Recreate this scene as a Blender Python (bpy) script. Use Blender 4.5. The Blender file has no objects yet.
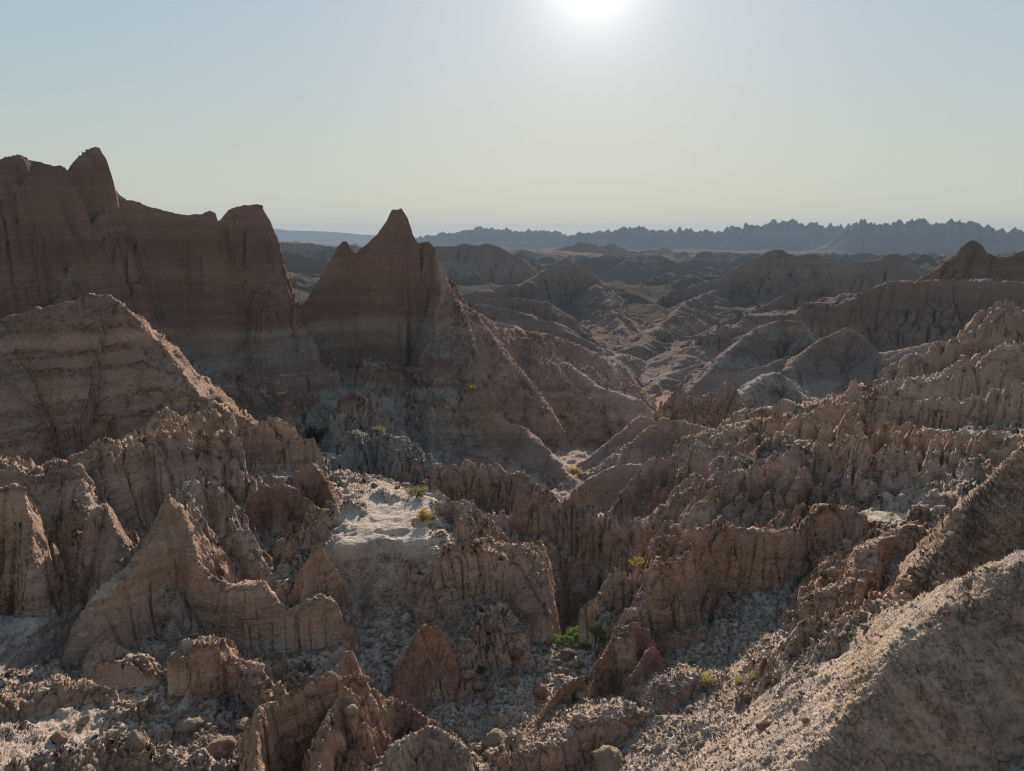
import bpy, math, random, time
import numpy as np
from concurrent.futures import ThreadPoolExecutor
T0 = time.time()
f32 = np.float32
F = 740.0; CX = 512.0; CY = 385.5; PITCH = math.radians(11.35)
SP, CP = math.sin(PITCH), math.cos(PITCH)
SUN_AZ, SUN_EL = math.radians(5.8), math.radians(17.9)

# ------------------------------------------------------------------ camera geometry
def at(px, py, r):
    """world point seen at a picture position, at horizontal range r from the viewpoint"""
    x = (px - CX) / F; v = (CY - py) / F
    fw = CP + v * SP; up = -SP + v * CP
    k = r / math.hypot(x, fw)
    return (x * k, fw * k, up * k)

# ------------------------------------------------------------------ noise
_rs = np.random.RandomState(7)
_ang = _rs.rand(256) * 2 * np.pi
_G2 = np.stack([np.cos(_ang), np.sin(_ang)]).astype(f32)
_g = _rs.randn(256, 3); _g /= np.linalg.norm(_g, axis=1)[:, None]
_G3 = _g.T.astype(f32).copy()
_PERM = np.tile(_rs.permutation(256), 4).astype(np.int32)

def noise2(x, y, seed=0):
    x = np.asarray(x, f32); y = np.asarray(y, f32)
    xf = np.floor(x); yf = np.floor(y)
    u = x - xf; v = y - yf
    xi = (xf.astype(np.int32) + seed * 17) & 255; yi = (yf.astype(np.int32) + seed * 31) & 255
    su = u * u * u * (u * (u * 6 - 15) + 10); sv = v * v * v * (v * (v * 6 - 15) + 10)
    a = _PERM[xi]; b = _PERM[(xi + 1) & 255]
    def g(h, dx, dy): return _G2[0][h] * dx + _G2[1][h] * dy
    n00 = g(_PERM[a + yi], u, v); n01 = g(_PERM[a + ((yi + 1) & 255)], u, v - 1)
    n10 = g(_PERM[b + yi], u - 1, v); n11 = g(_PERM[b + ((yi + 1) & 255)], u - 1, v - 1)
    n0 = n00 + (n01 - n00) * sv; n1 = n10 + (n11 - n10) * sv
    return ((n0 + (n1 - n0) * su) * 1.45).astype(f32)

def noise3(x, y, z, seed=0):
    x = np.asarray(x, f32); y = np.asarray(y, f32); z = np.asarray(z, f32)
    xf = np.floor(x); yf = np.floor(y); zf = np.floor(z)
    u = x - xf; v = y - yf; w = z - zf
    xi = (xf.astype(np.int32) + seed * 17) & 255; yi = (yf.astype(np.int32) + seed * 31) & 255; zi = zf.astype(np.int32) & 255
    su = u * u * (3 - 2 * u); sv = v * v * (3 - 2 * v); sw = w * w * (3 - 2 * w)
    out = 0
    for dx in (0, 1):
        a = _PERM[(xi + dx) & 255]; wx = su if dx else 1 - su
        for dy in (0, 1):
            b = _PERM[a + ((yi + dy) & 255)]; wxy = wx * (sv if dy else 1 - sv)
            for dz in (0, 1):
                h = _PERM[b + ((zi + dz) & 255)]
                g = _G3[0][h] * (u - dx) + _G3[1][h] * (v - dy) + _G3[2][h] * (w - dz)
                out = out + g * (wxy * (sw if dz else 1 - sw))
    return (out * 1.5).astype(f32)

def worley2(x, y, seed=0):
    """F1, F2 and a random value of the nearest cell"""
    x = np.asarray(x, f32); y = np.asarray(y, f32)
    xf = np.floor(x); yf = np.floor(y)
    f1 = np.full(x.shape, 9, f32); f2 = np.full(x.shape, 9, f32); cr = np.zeros(x.shape, f32)
    for dx in (-1, 0, 1):
        for dy in (-1, 0, 1):
            xi = (xf.astype(np.int32) + dx + seed * 13) & 255; yi = (yf.astype(np.int32) + dy + seed * 7) & 255
            h = _PERM[_PERM[xi] + yi]
            h2 = _PERM[h + 57]; h3 = _PERM[h2 + 111]
            qx = xf + dx + 0.1 + 0.8 * h.astype(f32) / 255 - x
            qy = yf + dy + 0.1 + 0.8 * h2.astype(f32) / 255 - y
            d = np.sqrt(qx * qx + qy * qy)
            nearer = d < f1
            f2 = np.where(nearer, f1, np.minimum(f2, d))
            cr = np.where(nearer, h3.astype(f32) / 255, cr)
            f1 = np.where(nearer, d, f1)
    return f1, f2, cr

def sstep(a, b, x):
    t = np.clip((x - a) / (b - a), 0, 1)
    return t * t * (3 - 2 * t)

# ------------------------------------------------------------------ colours of the clay (albedo)
RED = (0.235, 0.158, 0.130)
PINK = (0.375, 0.262, 0.212)
TAN = (0.452, 0.318, 0.248)
OCHRE = (0.455, 0.304, 0.226)
GREY = (0.335, 0.288, 0.250)
BUFF = (0.480, 0.365, 0.300)
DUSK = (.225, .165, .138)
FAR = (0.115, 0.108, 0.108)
RUST = (0.360, 0.222, 0.165)
PALE = np.array((0.62, 0.51, 0.425), f32)

# ------------------------------------------------------------------ the lie of the ground
BASE = [  # picture x, y, range
    (450, 771, 12.3), (600, 771, 12.2), (330, 771, 12.0), (200, 771, 12.2), (60, 771, 12.0), (-40, 760, 12.0), (700, 771, 11.2), (745, 760, 9.9), (720, 725, 12), (800, 771, 10), (900, 771, 10.8), (1024, 771, 10), (1100, 771, 9.5), (760, 710, 11.8), (830, 660, 12.9),
    (585, 640, 17.5), (520, 640, 18), (660, 690, 14.8), (690, 655, 16.2), (760, 640, 17), (790, 612, 18.3), (840, 570, 20.5), (880, 518, 22.3), (850, 490, 26.5),
    (590, 612, 21.5), (650, 555, 26), (400, 525, 19.8), (380, 488, 22.8), (450, 549, 18.8), (430, 500, 22), (420, 625, 18), (372, 600, 18.2), (350, 640, 17.4), (250, 565, 21), (345, 540, 19.2),
    (60, 700, 14.5), (210, 712, 13.8), (130, 690, 15.2), (60, 625, 18), (200, 650, 17), (290, 655, 16.5),
    (40, 570, 21.5), (120, 560, 22), (230, 510, 26), (300, 555, 21.5), (345, 475, 28),
    (330, 450, 55), (420, 460, 63), (250, 395, 64), (340, 385, 74), (150, 380, 60), (430, 380, 72), (0, 370, 54),
    (520, 492, 56), (612, 530, 44), (470, 472, 62), (612, 450, 78), (560, 470, 62), (650, 400, 125), (700, 450, 64), (720, 515, 30), (690, 500, 36), (800, 445, 48), (770, 495, 27),
    (900, 472, 29.5), (1000, 452, 33), (1080, 440, 34), (760, 420, 90), (850, 400, 110),
    (645, 335, 270), (700, 340, 240), (800, 380, 170), (900, 380, 165), (1000, 360, 150), (640, 292, 600), (560, 330, 230), (500, 300, 330), (340, 290, 330), (200, 300, 300),
    (0, 300, 280), (700, 262, 1100), (850, 268, 800), (950, 272, 600), (1060, 275, 560), (560, 275, 700), (450, 262, 800), (300, 258, 800), (100, 262, 800),
    (-40, 262, 800), (-120, 400, 60), (-120, 600, 20), (1150, 330, 120), (1150, 270, 560), (1150, 460, 30), (520, 418, 80), (560, 436, 82), (600, 440, 86), (596, 408, 96), (640, 398, 118),
]
B3 = [at(*p) for p in BASE]
B3 += [(x * 1.0, y * 1.0, z) for x, y, z in (
    (0, 1, -2.0), (0, 2.2, -2.8), (0, 4, -4.6), (0, 8, -8.0), (-3, 3.5, -4.4), (-6, 7, -7.8), (2.0, 3.0, -3.8), (2.8, 3.6, -4.4), (4, 6, -6.6), 
    (-4, 1, -4.4), (-9, 3, -8.5), (4, 1, -2.6), (10, 8, -6.2), (9, 3, -4.4), (0, -2, -1.8), (0, -30, -6), (-30, -10, -10), (30, -10, -8), (-300, -300, -38), (300, -300, -38), (-500, 0, -38), (500, 0, -38), (60, 0, -12), (-60, 0, -14))]
for azd in range(-180, 180, 12):
    for rr, zz in ((1700, -39.), (4000, -40.), (7000, -40.)):
        a = math.radians(azd); B3.append((rr * math.sin(a), rr * math.cos(a), zz))
B3 = np.array(B3, np.float64)
def _uvw(x, y):
    r = np.sqrt(x * x + y * y); a = np.arctan2(x, y)
    return np.log(np.maximum(r, .3)), 1.15 * np.sin(a), 1.15 * np.cos(a)
def _tps_fit():
    u, v, w = _uvw(B3[:, 0], B3[:, 1]); n = len(u)
    D = np.sqrt((u[:, None] - u) ** 2 + (v[:, None] - v) ** 2 + (w[:, None] - w) ** 2)
    A = np.zeros((n + 1, n + 1)); A[:n, :n] = -D - np.eye(n) * -0.02; A[:n, n] = 1; A[n, :n] = 1
    s = np.linalg.solve(A, np.r_[B3[:, 2], 0])
    return u.astype(f32), v.astype(f32), w.astype(f32), s.astype(f32)
TU, TV, TW, TS = _tps_fit()
def base_height(x, y):
    u, v, w = _uvw(x, y)
    u = u.astype(f32); v = v.astype(f32); w = w.astype(f32)
    z = np.full(x.shape, TS[-1], f32)
    for k in range(len(TU)):
        z -= TS[k] * np.sqrt((u - TU[k]) ** 2 + (v - TV[k]) ** 2 + (w - TW[k]) ** 2)
    return z

# ------------------------------------------------------------------ land forms
FORMS = []
CHANNEL = [(640, 296, 620, 4), (655, 318, 380, 5), (650, 345, 240, 5), (643, 375, 150, 4.5), (636, 405, 110, 4), (618, 442, 80, 3), (598, 475, 58, 2)]
def form(name, label, cat, crest, front, back, col, flute=(.3, 1.), rill=(0, 1), jag=(0, 1), rough=1.0, sand=0.4, soft=.1, k=None, kind=None, strata=0.3, group=None, extra=0, warp=.12, flat=None, clip=None, crk=None, cell=None):
    """crest: picture x, y, range along the top edge (left to right); front/back: (slope, drop) steps down the
    side facing the viewpoint and the far side; flute/rill/jag: (size, spacing) of upright columns, gullies, crest teeth"""
    P = np.array([at(*c) for c in crest], np.float64)
    rm = float(np.mean([c[2] for c in crest]))
    def prof(steps):
        steps = list(steps)
        if rm < 32: steps[-1] = (max(steps[-1][0], 1.6), steps[-1][1])
        elif rm < 95 and name not in ('rock_slope', 'rock_mound'): steps[-1] = (max(steps[-1][0], 1.0), steps[-1][1])
        d, h = [0.], [0.]
        for s, dr in steps: d.append(d[-1] + dr / s); h.append(h[-1] + dr)
        s = steps[-1][0]; d.append(d[-1] + 500 / s); h.append(h[-1] + 500)
        return np.array(d, f32), np.array(h, f32)
    FORMS.append(dict(name=name, label=label, cat=cat, P=P, pf=prof(front), pb=prof(back), col=np.array(col, f32), flute=flute, rill=rill, jag=jag, rough=rough,
                      sand=sand, soft=soft, k=k or flute[1] * .25, kind=kind, strata=strata, group=group, extra=extra, warp=warp, clip=clip, cell=cell, crk=crk if crk is not None else {'rock_wall': .22, 'rock_spire': .22, 'rock_block': .22, 'rock_mound': .1, 'rock_slope': .2, 'rock_spur': .25, 'rock_buttress': .45}.get(name, .8), flat=(flat if flat is not None else {'rock_ridge': .3, 'clay_bluff': .3, 'clay_block': .3, 'rock_ledge': .35, 'clay_ledge': .3, 'clay_wall': .12}.get(name, 0)) * flute[1], seed=len(FORMS) * 3 + 5))

STEEP = [(4.0, 9), (2.6, 6), (1.1, 4), (.55, 6)]
# ---- far skyline and plateaus
import random as _r
def teeth(pts, n, amp, r, seed):
    """a toothed crest through the given picture points"""
    g = _r.Random(seed); out = []
    xs = [p[0] for p in pts]; ys = [p[1] for p in pts]
    for i in range(n):
        x = xs[0] + (xs[-1] - xs[0]) * i / (n - 1)
        out.append((x, float(np.interp(x, xs, ys)) - amp * (g.random() ** 3) * (.4 + 1.2 * g.random() ** 2) * 1.7 - 1.5, r * (1 + .01 * math.sin(i * .7))))
    return out
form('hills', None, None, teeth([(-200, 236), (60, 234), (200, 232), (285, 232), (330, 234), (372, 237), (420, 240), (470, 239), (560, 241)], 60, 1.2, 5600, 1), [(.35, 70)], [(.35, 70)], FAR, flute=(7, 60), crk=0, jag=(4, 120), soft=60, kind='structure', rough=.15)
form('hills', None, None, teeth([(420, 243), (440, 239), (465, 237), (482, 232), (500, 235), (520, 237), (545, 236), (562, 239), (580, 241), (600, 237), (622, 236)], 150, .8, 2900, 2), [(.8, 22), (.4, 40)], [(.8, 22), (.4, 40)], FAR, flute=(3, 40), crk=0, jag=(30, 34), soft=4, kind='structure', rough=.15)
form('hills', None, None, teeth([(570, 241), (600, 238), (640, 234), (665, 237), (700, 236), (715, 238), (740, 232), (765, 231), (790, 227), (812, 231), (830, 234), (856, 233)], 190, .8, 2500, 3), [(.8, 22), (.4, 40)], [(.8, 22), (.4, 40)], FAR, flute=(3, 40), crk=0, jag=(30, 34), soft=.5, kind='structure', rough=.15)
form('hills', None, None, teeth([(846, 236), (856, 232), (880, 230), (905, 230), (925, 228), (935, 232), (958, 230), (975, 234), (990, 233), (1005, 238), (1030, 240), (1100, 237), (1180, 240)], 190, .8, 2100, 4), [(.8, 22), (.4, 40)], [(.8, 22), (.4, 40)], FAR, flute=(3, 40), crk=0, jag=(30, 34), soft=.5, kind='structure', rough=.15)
form('tableland', 'dark flat tableland seen in the gap between the tall left wall and the pointed spire', 'plateau', [(150, 246, 760), (240, 245, 750), (290, 243, 740), (330, 246, 740), (372, 249, 760), (430, 249, 760)], [(1.6, 10), (.65, 25)], [(.03, 20)], DUSK, flute=(6, 40), jag=(2, 30), soft=2)
form('butte', 'dark flat-topped butte just behind the right shoulder of the pointed spire', 'butte', [(380, 252, 520), (425, 250, 500), (440, 246, 480), (470, 245, 470), (486, 243, 460), (500, 247, 460), (520, 258, 450), (534, 270, 440)], [(1.2, 10), (.7, 14), (.55, 25)], [(.8, 20), (.55, 25)], DUSK, flute=(3.5, 18), rill=(1.5, 12), jag=(1.5, 12), soft=1.5, strata=1.0)
form('butte', 'far hazy peaked butte standing in the valley below the skyline', 'butte', [(500, 262, 1000), (540, 256, 980), (560, 250, 980), (578, 241, 980), (585, 243, 980), (600, 246, 970), (615, 243, 960), (628, 249, 950), (645, 262, 930)], [(.8, 14), (.6, 25)], [(.8, 14), (.6, 25)], DUSK, flute=(8, 40), rill=(4, 30), jag=(3, 16), soft=2)
form('butte', 'small hazy cone far down the middle of the valley', 'butte', [(620, 262, 1200), (645, 252, 1200), (662, 247, 1200), (678, 253, 1200), (700, 262, 1180)], [(.7, 14), (.55, 25)], [(.7, 14), (.55, 25)], DUSK, flute=(8, 40), rill=(4, 30), jag=(2, 16), soft=3)
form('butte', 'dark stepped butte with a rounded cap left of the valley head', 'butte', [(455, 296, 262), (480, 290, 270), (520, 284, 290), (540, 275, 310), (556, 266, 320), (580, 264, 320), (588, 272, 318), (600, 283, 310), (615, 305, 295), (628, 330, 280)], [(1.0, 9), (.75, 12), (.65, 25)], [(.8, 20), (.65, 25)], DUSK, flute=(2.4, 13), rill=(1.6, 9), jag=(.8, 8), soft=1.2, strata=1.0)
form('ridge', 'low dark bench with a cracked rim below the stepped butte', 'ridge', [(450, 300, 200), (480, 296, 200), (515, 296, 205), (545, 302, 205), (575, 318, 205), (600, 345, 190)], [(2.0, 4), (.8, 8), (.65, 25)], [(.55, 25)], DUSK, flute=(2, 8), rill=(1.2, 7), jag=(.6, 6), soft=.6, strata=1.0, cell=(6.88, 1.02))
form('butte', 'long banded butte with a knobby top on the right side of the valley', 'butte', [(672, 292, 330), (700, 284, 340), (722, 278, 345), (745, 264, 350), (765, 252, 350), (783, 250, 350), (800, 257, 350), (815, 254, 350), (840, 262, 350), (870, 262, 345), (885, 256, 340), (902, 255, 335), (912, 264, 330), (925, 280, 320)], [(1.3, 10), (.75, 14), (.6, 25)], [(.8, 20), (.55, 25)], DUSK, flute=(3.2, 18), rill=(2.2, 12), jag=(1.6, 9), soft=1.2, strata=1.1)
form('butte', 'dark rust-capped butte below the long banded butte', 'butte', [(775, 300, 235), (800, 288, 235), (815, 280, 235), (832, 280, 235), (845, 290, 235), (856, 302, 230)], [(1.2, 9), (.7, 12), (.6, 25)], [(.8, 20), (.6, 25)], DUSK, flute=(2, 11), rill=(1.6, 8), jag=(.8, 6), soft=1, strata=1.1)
form('butte', 'dark pointed butte on a dark rimmed bench at the right edge', 'butte', [(926, 276, 205), (945, 261, 205), (960, 248, 205), (970, 241, 205), (980, 243, 205), (987, 253, 203), (1003, 257, 200), (1024, 250, 200), (1050, 243, 200), (1090, 246, 200), (1150, 252, 200)], [(1.1, 10), (.5, 3), (2, 20)], [(1.0, 14), (.65, 25)], (.19, .125, .10), flute=(1.2, 9), rill=(.6, 5), jag=(.5, 4), soft=.8, strata=.9)
form('ridge', 'dark rimmed bench with cracked edge under the pointed right-hand butte', 'ridge', [(845, 300, 182), (870, 288, 185), (890, 280, 185), (930, 278, 185), (980, 278, 183), (1040, 279, 180), (1150, 282, 175)], [(4, 5), (1.1, 6), (2.4, 3), (.75, 14), (.65, 25)], [(.12, 3), (.65, 25)], DUSK, flute=(1.6, 5), crk=1.3, rill=(2.2, 9), jag=(0.28, 6.50), soft=.4, strata=.9, cell=(8.12, 0.90))
form('ridge', 'hazy grey ridge running down to the valley floor below the banded butte', 'ridge', [(640, 345, 190), (665, 320, 240), (690, 300, 290), (715, 290, 330)], [(.65, 14), (.55, 25)], [(.65, 14), (.55, 25)], DUSK, flute=(2.5, 14), rill=(2, 9), jag=(.6, 6), soft=1)
form('ridge', 'grey ridge crossing the valley behind the domed hill', 'ridge', [(655, 385, 140), (680, 362, 165), (705, 340, 190), (730, 322, 215), (760, 306, 240)], [(.7, 14), (.6, 25)], [(.7, 14), (.6, 25)], DUSK, flute=(2.2, 12), rill=(1.8, 8), jag=(.6, 6), soft=.8)
form('hill', 'smooth banded domed hill with rounded flutes in the middle of the valley', 'hill', [(680, 398, 112), (705, 376, 122), (732, 350, 132), (752, 330, 140), (775, 320, 145), (800, 322, 145), (815, 340, 140)], [(.75, 12), (.65, 25)], [(.8, 12), (.65, 25)], DUSK, flute=(1.6, 9), rill=(1.6, 4), jag=(.4, 4), soft=.8, strata=.5)
form('hill', 'small pale fluted dome in front of the banded domed hill', 'hill', [(735, 400, 98), (752, 384, 104), (765, 374, 108), (780, 374, 110), (795, 385, 108), (805, 400, 104)], [(.75, 12), (.65, 25)], [(.8, 12), (.65, 25)], (.30, .225, .185), flute=(1.2, 6), rill=(1.2, 3.2), jag=(.3, 3), soft=1.2, strata=.5)
form('hill', 'smooth brown cone-shaped hill to the right of the domed hill', 'hill', [(795, 366, 120), (822, 338, 126), (845, 328, 128), (858, 333, 128), (870, 344, 126), (892, 372, 118), (912, 398, 110)], [(.85, 14), (.65, 25)], [(.8, 12), (.65, 25)], DUSK, flute=(1.1, 8), rill=(.9, 5), jag=(.2, 3), soft=.8, strata=.4)
# ---- left wall of spires
form('rock_wall', 'tall dark rock wall at the left edge with a low peaked top', 'rock wall', [(-120, 172, 58), (-40, 166, 62), (-5, 161, 64), (10, 156, 65), (18, 155, 65), (30, 163, 66), (48, 166, 67), (62, 168, 67.5)], [(5, 11), (3.2, 6), (1.0, 2.0), (3.2, 2.5), (.6, 6)], [(3, 14), (.8, 10)], RED, flute=(.8, 4), rill=(.3, 4), jag=(.12, 1.5), rough=.55, soft=.4, strata=.8)
form('rock_spire', 'tallest rounded spire rising from the dark left wall', 'spire', [(67, 175, 68.5), (73, 165, 69), (84, 153, 69.5), (90, 148, 70), (95, 146, 70), (100, 148, 70), (105, 157, 70), (110, 176, 70.3), (114, 190, 70.5), (122, 200, 71)], [(5, 11), (3.2, 6), (1.0, 2.0), (3.2, 2.5), (.6, 6)], [(3.2, 14), (.8, 10)], RED, flute=(.6, 4), rill=(.3, 4), jag=(.1, 1.2), rough=.55, soft=.5, strata=.8)
form('rock_buttress', 'blunt buttress leaning on the front of the tallest spire', 'buttress', [(58, 300, 62.5), (70, 262, 65), (84, 228, 67.2), (98, 212, 68.6)], [(3.4, 8), (1.5, 6), (1, 6)], [(3.8, 9), (2, 6), (1, 6)], RED, flute=(.7, 4), rill=(.3, 3), jag=(.2, 1.5), rough=.6, soft=1.4, strata=.8)
form('rock_wall', 'sloping rock wall between the tallest spire and the square-topped block', 'rock wall', [(122, 200, 71.2), (138, 201, 71.5), (150, 206, 72), (168, 211, 72.6), (185, 215, 73), (200, 214, 73.5), (208, 211, 74), (213, 212, 74.2)], [(5.5, 8), (3.2, 5), (1.0, 2.0), (3.2, 2.5), (.6, 6)], [(3, 12), (.8, 10)], RED, flute=(.55, 4), rill=(.3, 4), jag=(.14, 1.2), rough=.5, soft=.35, strata=.9)
form('rock_block', 'square-topped rock block ending the dark left wall', 'rock block', [(218, 220, 75.3), (226, 210, 75.6), (236, 206, 76), (250, 206, 76.4), (263, 208, 76.7), (268, 218, 77)], [(5.5, 8), (3.2, 5), (1.0, 2.0), (3.2, 2.5), (.6, 6)], [(3.4, 12), (.8, 10)], RED, flute=(.6, 4), rill=(.3, 4), jag=(.12, 1.2), rough=.55, soft=.4, strata=1.0)
form('rock_wall', 'low saddle of rock between the square-topped block and the pointed spire', 'rock wall', [(262, 225, 77), (274, 262, 78), (290, 297, 79.5), (303, 306, 80.5), (318, 300, 82)], [(3.5, 3), (1.6, 2.5), (1.0, 1.5), (3.2, 3.5), (.6, 6)], [(2.2, 10), (.8, 10)], RED, flute=(.8, 3.5), rill=(.4, 3), jag=(.2, 1.2), rough=.7, soft=.3, strata=1.0)
# ---- pointed spire
form('rock_spire', 'pointed dark spire with a cracked right shoulder standing alone in the middle left', 'spire', [(303, 305, 82), (318, 280, 82.3), (330, 260, 82.6), (338, 246, 82.8), (343, 241, 83), (348, 241, 83), (353, 250, 83.1), (358, 253, 83.2), (368, 243, 83.4), (376, 235, 83.6), (385, 221, 83.8), (391, 210, 84), (396, 210, 84), (402, 208, 84), (408, 218, 84), (414, 236, 83.8), (418, 243, 83.8), (428, 241, 83.6), (433, 246, 83.5), (435, 258, 83)], [(6.5, 10), (4, 2.5), (1.0, .9), (4, 3.0), (.9, .8), (.5, 6)], [(3.2, 14), (.8, 10)], RED, flute=(.35, 3.2), rill=(.25, 3), jag=(.06, .8), rough=.4, soft=.25, strata=.8)
form('rock_fin', 'sharp leaning fin edge catching light at the right foot of the pointed spire', 'rock fin', [(434, 255, 83), (439, 272, 82), (441, 288, 80.5), (437, 312, 78.5), (430, 338, 76), (420, 356, 74)], [(4.5, 8), (1.0, 4), (.5, 6)], [(1.5, 9), (.75, 8), (.6, 10)], PINK, flute=(.5, 2.6), rill=(.35, 2), jag=(.2, 1), rough=.8, soft=.2, strata=.7)
form('rock_slope', 'broad pinkish debris slope running down to the right from the pointed spire', 'slope', [(440, 285, 82), (455, 296, 82.5), (470, 308, 83), (485, 318, 84), (500, 330, 85), (512, 328, 87), (540, 333, 90), (565, 338, 93), (592, 352, 97), (622, 370, 101), (640, 388, 103), (655, 405, 104)], [(.62, 9), (.68, 12), (.6, 10)], [(1.2, 10), (.7, 10)], (.335, .22, .17), flute=(.9, 8), rill=(1.1, 6), jag=(.4, 2), rough=1.0, soft=.5, strata=.1, k=.6, sand=.02, clip=((430, 410, 64), (437, 270, 84.5), 1.7))
form('rock_spur', 'smooth brown spur with a rounded nose low on the debris slope', 'spur', [(568, 365, 86), (595, 385, 84), (620, 392, 84), (640, 400, 85), (652, 412, 86)], [(1.0, 5), (.8, 8), (.6, 10)], [(.9, 8), (.7, 10)], PINK, flute=(.7, 4), rill=(.5, 3), jag=(.1, 1), rough=.4, soft=.8, strata=.3)
form('rock_spur', 'broad smooth pinkish wedge below the spire with a crumbly top', 'spur', [(386, 424, 69), (397, 402, 69), (430, 393, 69), (455, 398, 68.5), (480, 408, 67.5), (505, 420, 66.5), (520, 428, 66), (532, 438, 64), (550, 454, 61), (575, 480, 55), (600, 505, 49), (610, 520, 46)], [(1.6, 6), (1.0, 5), (.6, 10)], [(.9, 5)], PINK, flute=(.5, 3.5), rill=(.45, 3), jag=(.25, 1), rough=.55, soft=.3, strata=.3)
# ---- big mound and ledges on the left
form('rock_mound', 'large pinkish crumbly mound with a blunt top at the left edge', 'mound', [(-120, 332, 34), (-40, 322, 36), (0, 318, 37), (30, 312, 37), (55, 306, 36.8), (75, 299, 36.6), (92, 294, 36.5), (108, 295, 36.4), (122, 303, 36.2), (140, 322, 35.6), (158, 344, 35), (180, 372, 34), (197, 393, 33.4), (214, 404, 33)], [(1.1, 4), (.85, 3.5), (.55, 1.0), (.35, 10)], [(.9, 8), (.6, 10)], (.37, .245, .19), flute=(.22, 2.6), rill=(.35, 2.4), jag=(.1, .9), rough=1.1, soft=.25, strata=.4, sand=.1)
form('rock_ledge', 'knobby fluted ledge stepping down to the right below the big mound', 'ledge', [(150, 432, 29), (180, 415, 30.5), (208, 402, 32.4), (222, 410, 32), (240, 424, 31.5), (262, 426, 31), (270, 419, 31), (280, 432, 30.6), (292, 438, 30.4), (304, 436, 30.4), (312, 458, 30)], [(4.5, 2.6), (1.1, 2.2), (.6, 8)], [(1.6, 4), (.6, 8)], TAN, flute=(.6, 2.0), rill=(.4, 1.6), jag=(.3, 1.2), rough=1.2, soft=.15, strata=.6, cell=(1.23, 0.37))
form('rock_fin', 'rust-brown triangular face at the right end of the knobby ledge', 'rock fin', [(262, 492, 23.38), (275, 484, 23.46), (290, 490, 23.12), (305, 506, 22.61), (318, 520, 22.10)], [(2.2, 2.5), (.8, 3), (.5, 8)], [(1.2, 4), (.6, 8)], RUST, flute=(.3, 1.3), rill=(.15, 1), jag=(.15, .6), rough=.6, soft=.1, strata=.3)
form('rock_fin', 'small dark rust tooth beside the pale sandy flat', 'rock fin', [(300, 470, 24.19), (312, 464, 24.19), (322, 478, 23.86), (330, 496, 23.36)], [(2.6, 2), (.8, 3)], [(1.4, 4), (.6, 8)], RUST, flute=(.25, 1.0), jag=(.15, .5), rough=.7, soft=.1, strata=.3)
form('rock_ledge', 'dark undercut ledge with a shadowed hollow at the left edge', 'ledge', [(-60, 470, 23.25), (-10, 462, 23.71), (30, 470, 23.62), (60, 477, 23.25), (85, 474, 23.25), (100, 462, 23.81), (120, 448, 24.55), (140, 442, 25.11), (152, 440, 25.11)], [(5, 2.4), (.9, 1.5), (.6, 8)], [(.25, .6), (1, 8)], TAN, flute=(.5, 1.6), jag=(.25, .9), rough=1.2, soft=.15, strata=.9, cell=(1.10, 0.20))
form('rock_buttress', 'round-headed leaning column in front of the shadowed hollow', 'buttress', [(-12, 492, 20.2), (8, 489, 20), (18, 496, 19.8), (28, 530, 19.2), (34, 552, 18.8)], [(5, 2.2), (2.5, 2)], [(5, 2.2), (2.5, 4)], OCHRE, flute=(.4, 1.2), jag=(.15, .7), rough=1.0, soft=.3, strata=.4)
form('rock_buttress', 'rounded cone-shaped pillar between the dark hollow and the big tan wall', 'buttress', [(98, 507, 19.87), (106, 503, 20.06), (112, 530, 19.32), (114, 560, 18.77)], [(2.6, 3), (1.6, 3), (.6, 6)], [(2.6, 4), (1, 4)], TAN, flute=(.35, 1.1), rill=(.15, .8), jag=(.1, .7), rough=.8, soft=.3, strata=.4)
form('rock_buttress', 'fluted dark column leaning down beside the rounded pillar', 'buttress', [(76, 470, 22.80), (84, 500, 21.85), (80, 540, 20.52), (72, 580, 19.38)], [(2.2, 2.4), (.9, 3)], [(2.2, 3), (1, 4)], TAN, flute=(.35, .9), jag=(.2, .7), rough=1.1, soft=.2, strata=.5)
form('clay_wall', 'large smooth tan wall with a peaked top in the lower left', 'clay wall', [(86, 632, 16.47), (98, 600, 16.92), (118, 585, 17.36), (135, 562, 17.81), (148, 540, 18.17), (160, 518, 18.53), (166, 504, 18.71), (172, 498, 18.80), (180, 508, 18.71), (190, 535, 18.44), (198, 556, 18.08), (212, 572, 17.81), (228, 588, 17.36), (245, 582, 17.27), (262, 584, 17.09), (276, 602, 16.83), (290, 610, 16.74), (308, 604, 16.74), (326, 597, 16.83), (338, 606, 16.92), (344, 622, 17.00)], [(3.6, 3.2), (1.2, 1.2), (.5, 5)], [(1.6, 3), (.7, 6)], OCHRE, flute=(.22, 1.1), crk=.5, rill=(.1, .9), jag=(.14, .55), rough=.7, soft=.08, strata=.35, sand=.5)
form('rock_ridge', 'crumbly knobbed ridge running down behind the peak of the big tan wall', 'ridge', [(172, 500, 19.08), (188, 488, 20.25), (205, 490, 20.70), (220, 505, 20.70), (232, 525, 20.34), (246, 540, 19.98), (258, 560, 19.44), (275, 568, 19.08), (285, 585, 18.54)], [(2.4, 1.6), (.9, 3), (.5, 6)], [(1.6, 3), (.6, 6)], BUFF, flute=(.4, .9), jag=(.35, .6), rough=1.4, soft=.12, strata=.3, sand=.8, cell=(0.68, 0.24))
form('clay_fin', 'upright tan tooth with a dark slot beside the crumbly slope', 'clay fin', [(306, 585, 17.59), (312, 548, 18.11), (318, 545, 18.19), (326, 562, 18.19), (338, 575, 18.19), (350, 592, 17.94)], [(4, 2), (.9, 2), (.5, 5)], [(2.4, 3), (.7, 5)], OCHRE, flute=(.3, .8), jag=(.12, .4), rough=.9, soft=.08, strata=.4)
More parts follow.
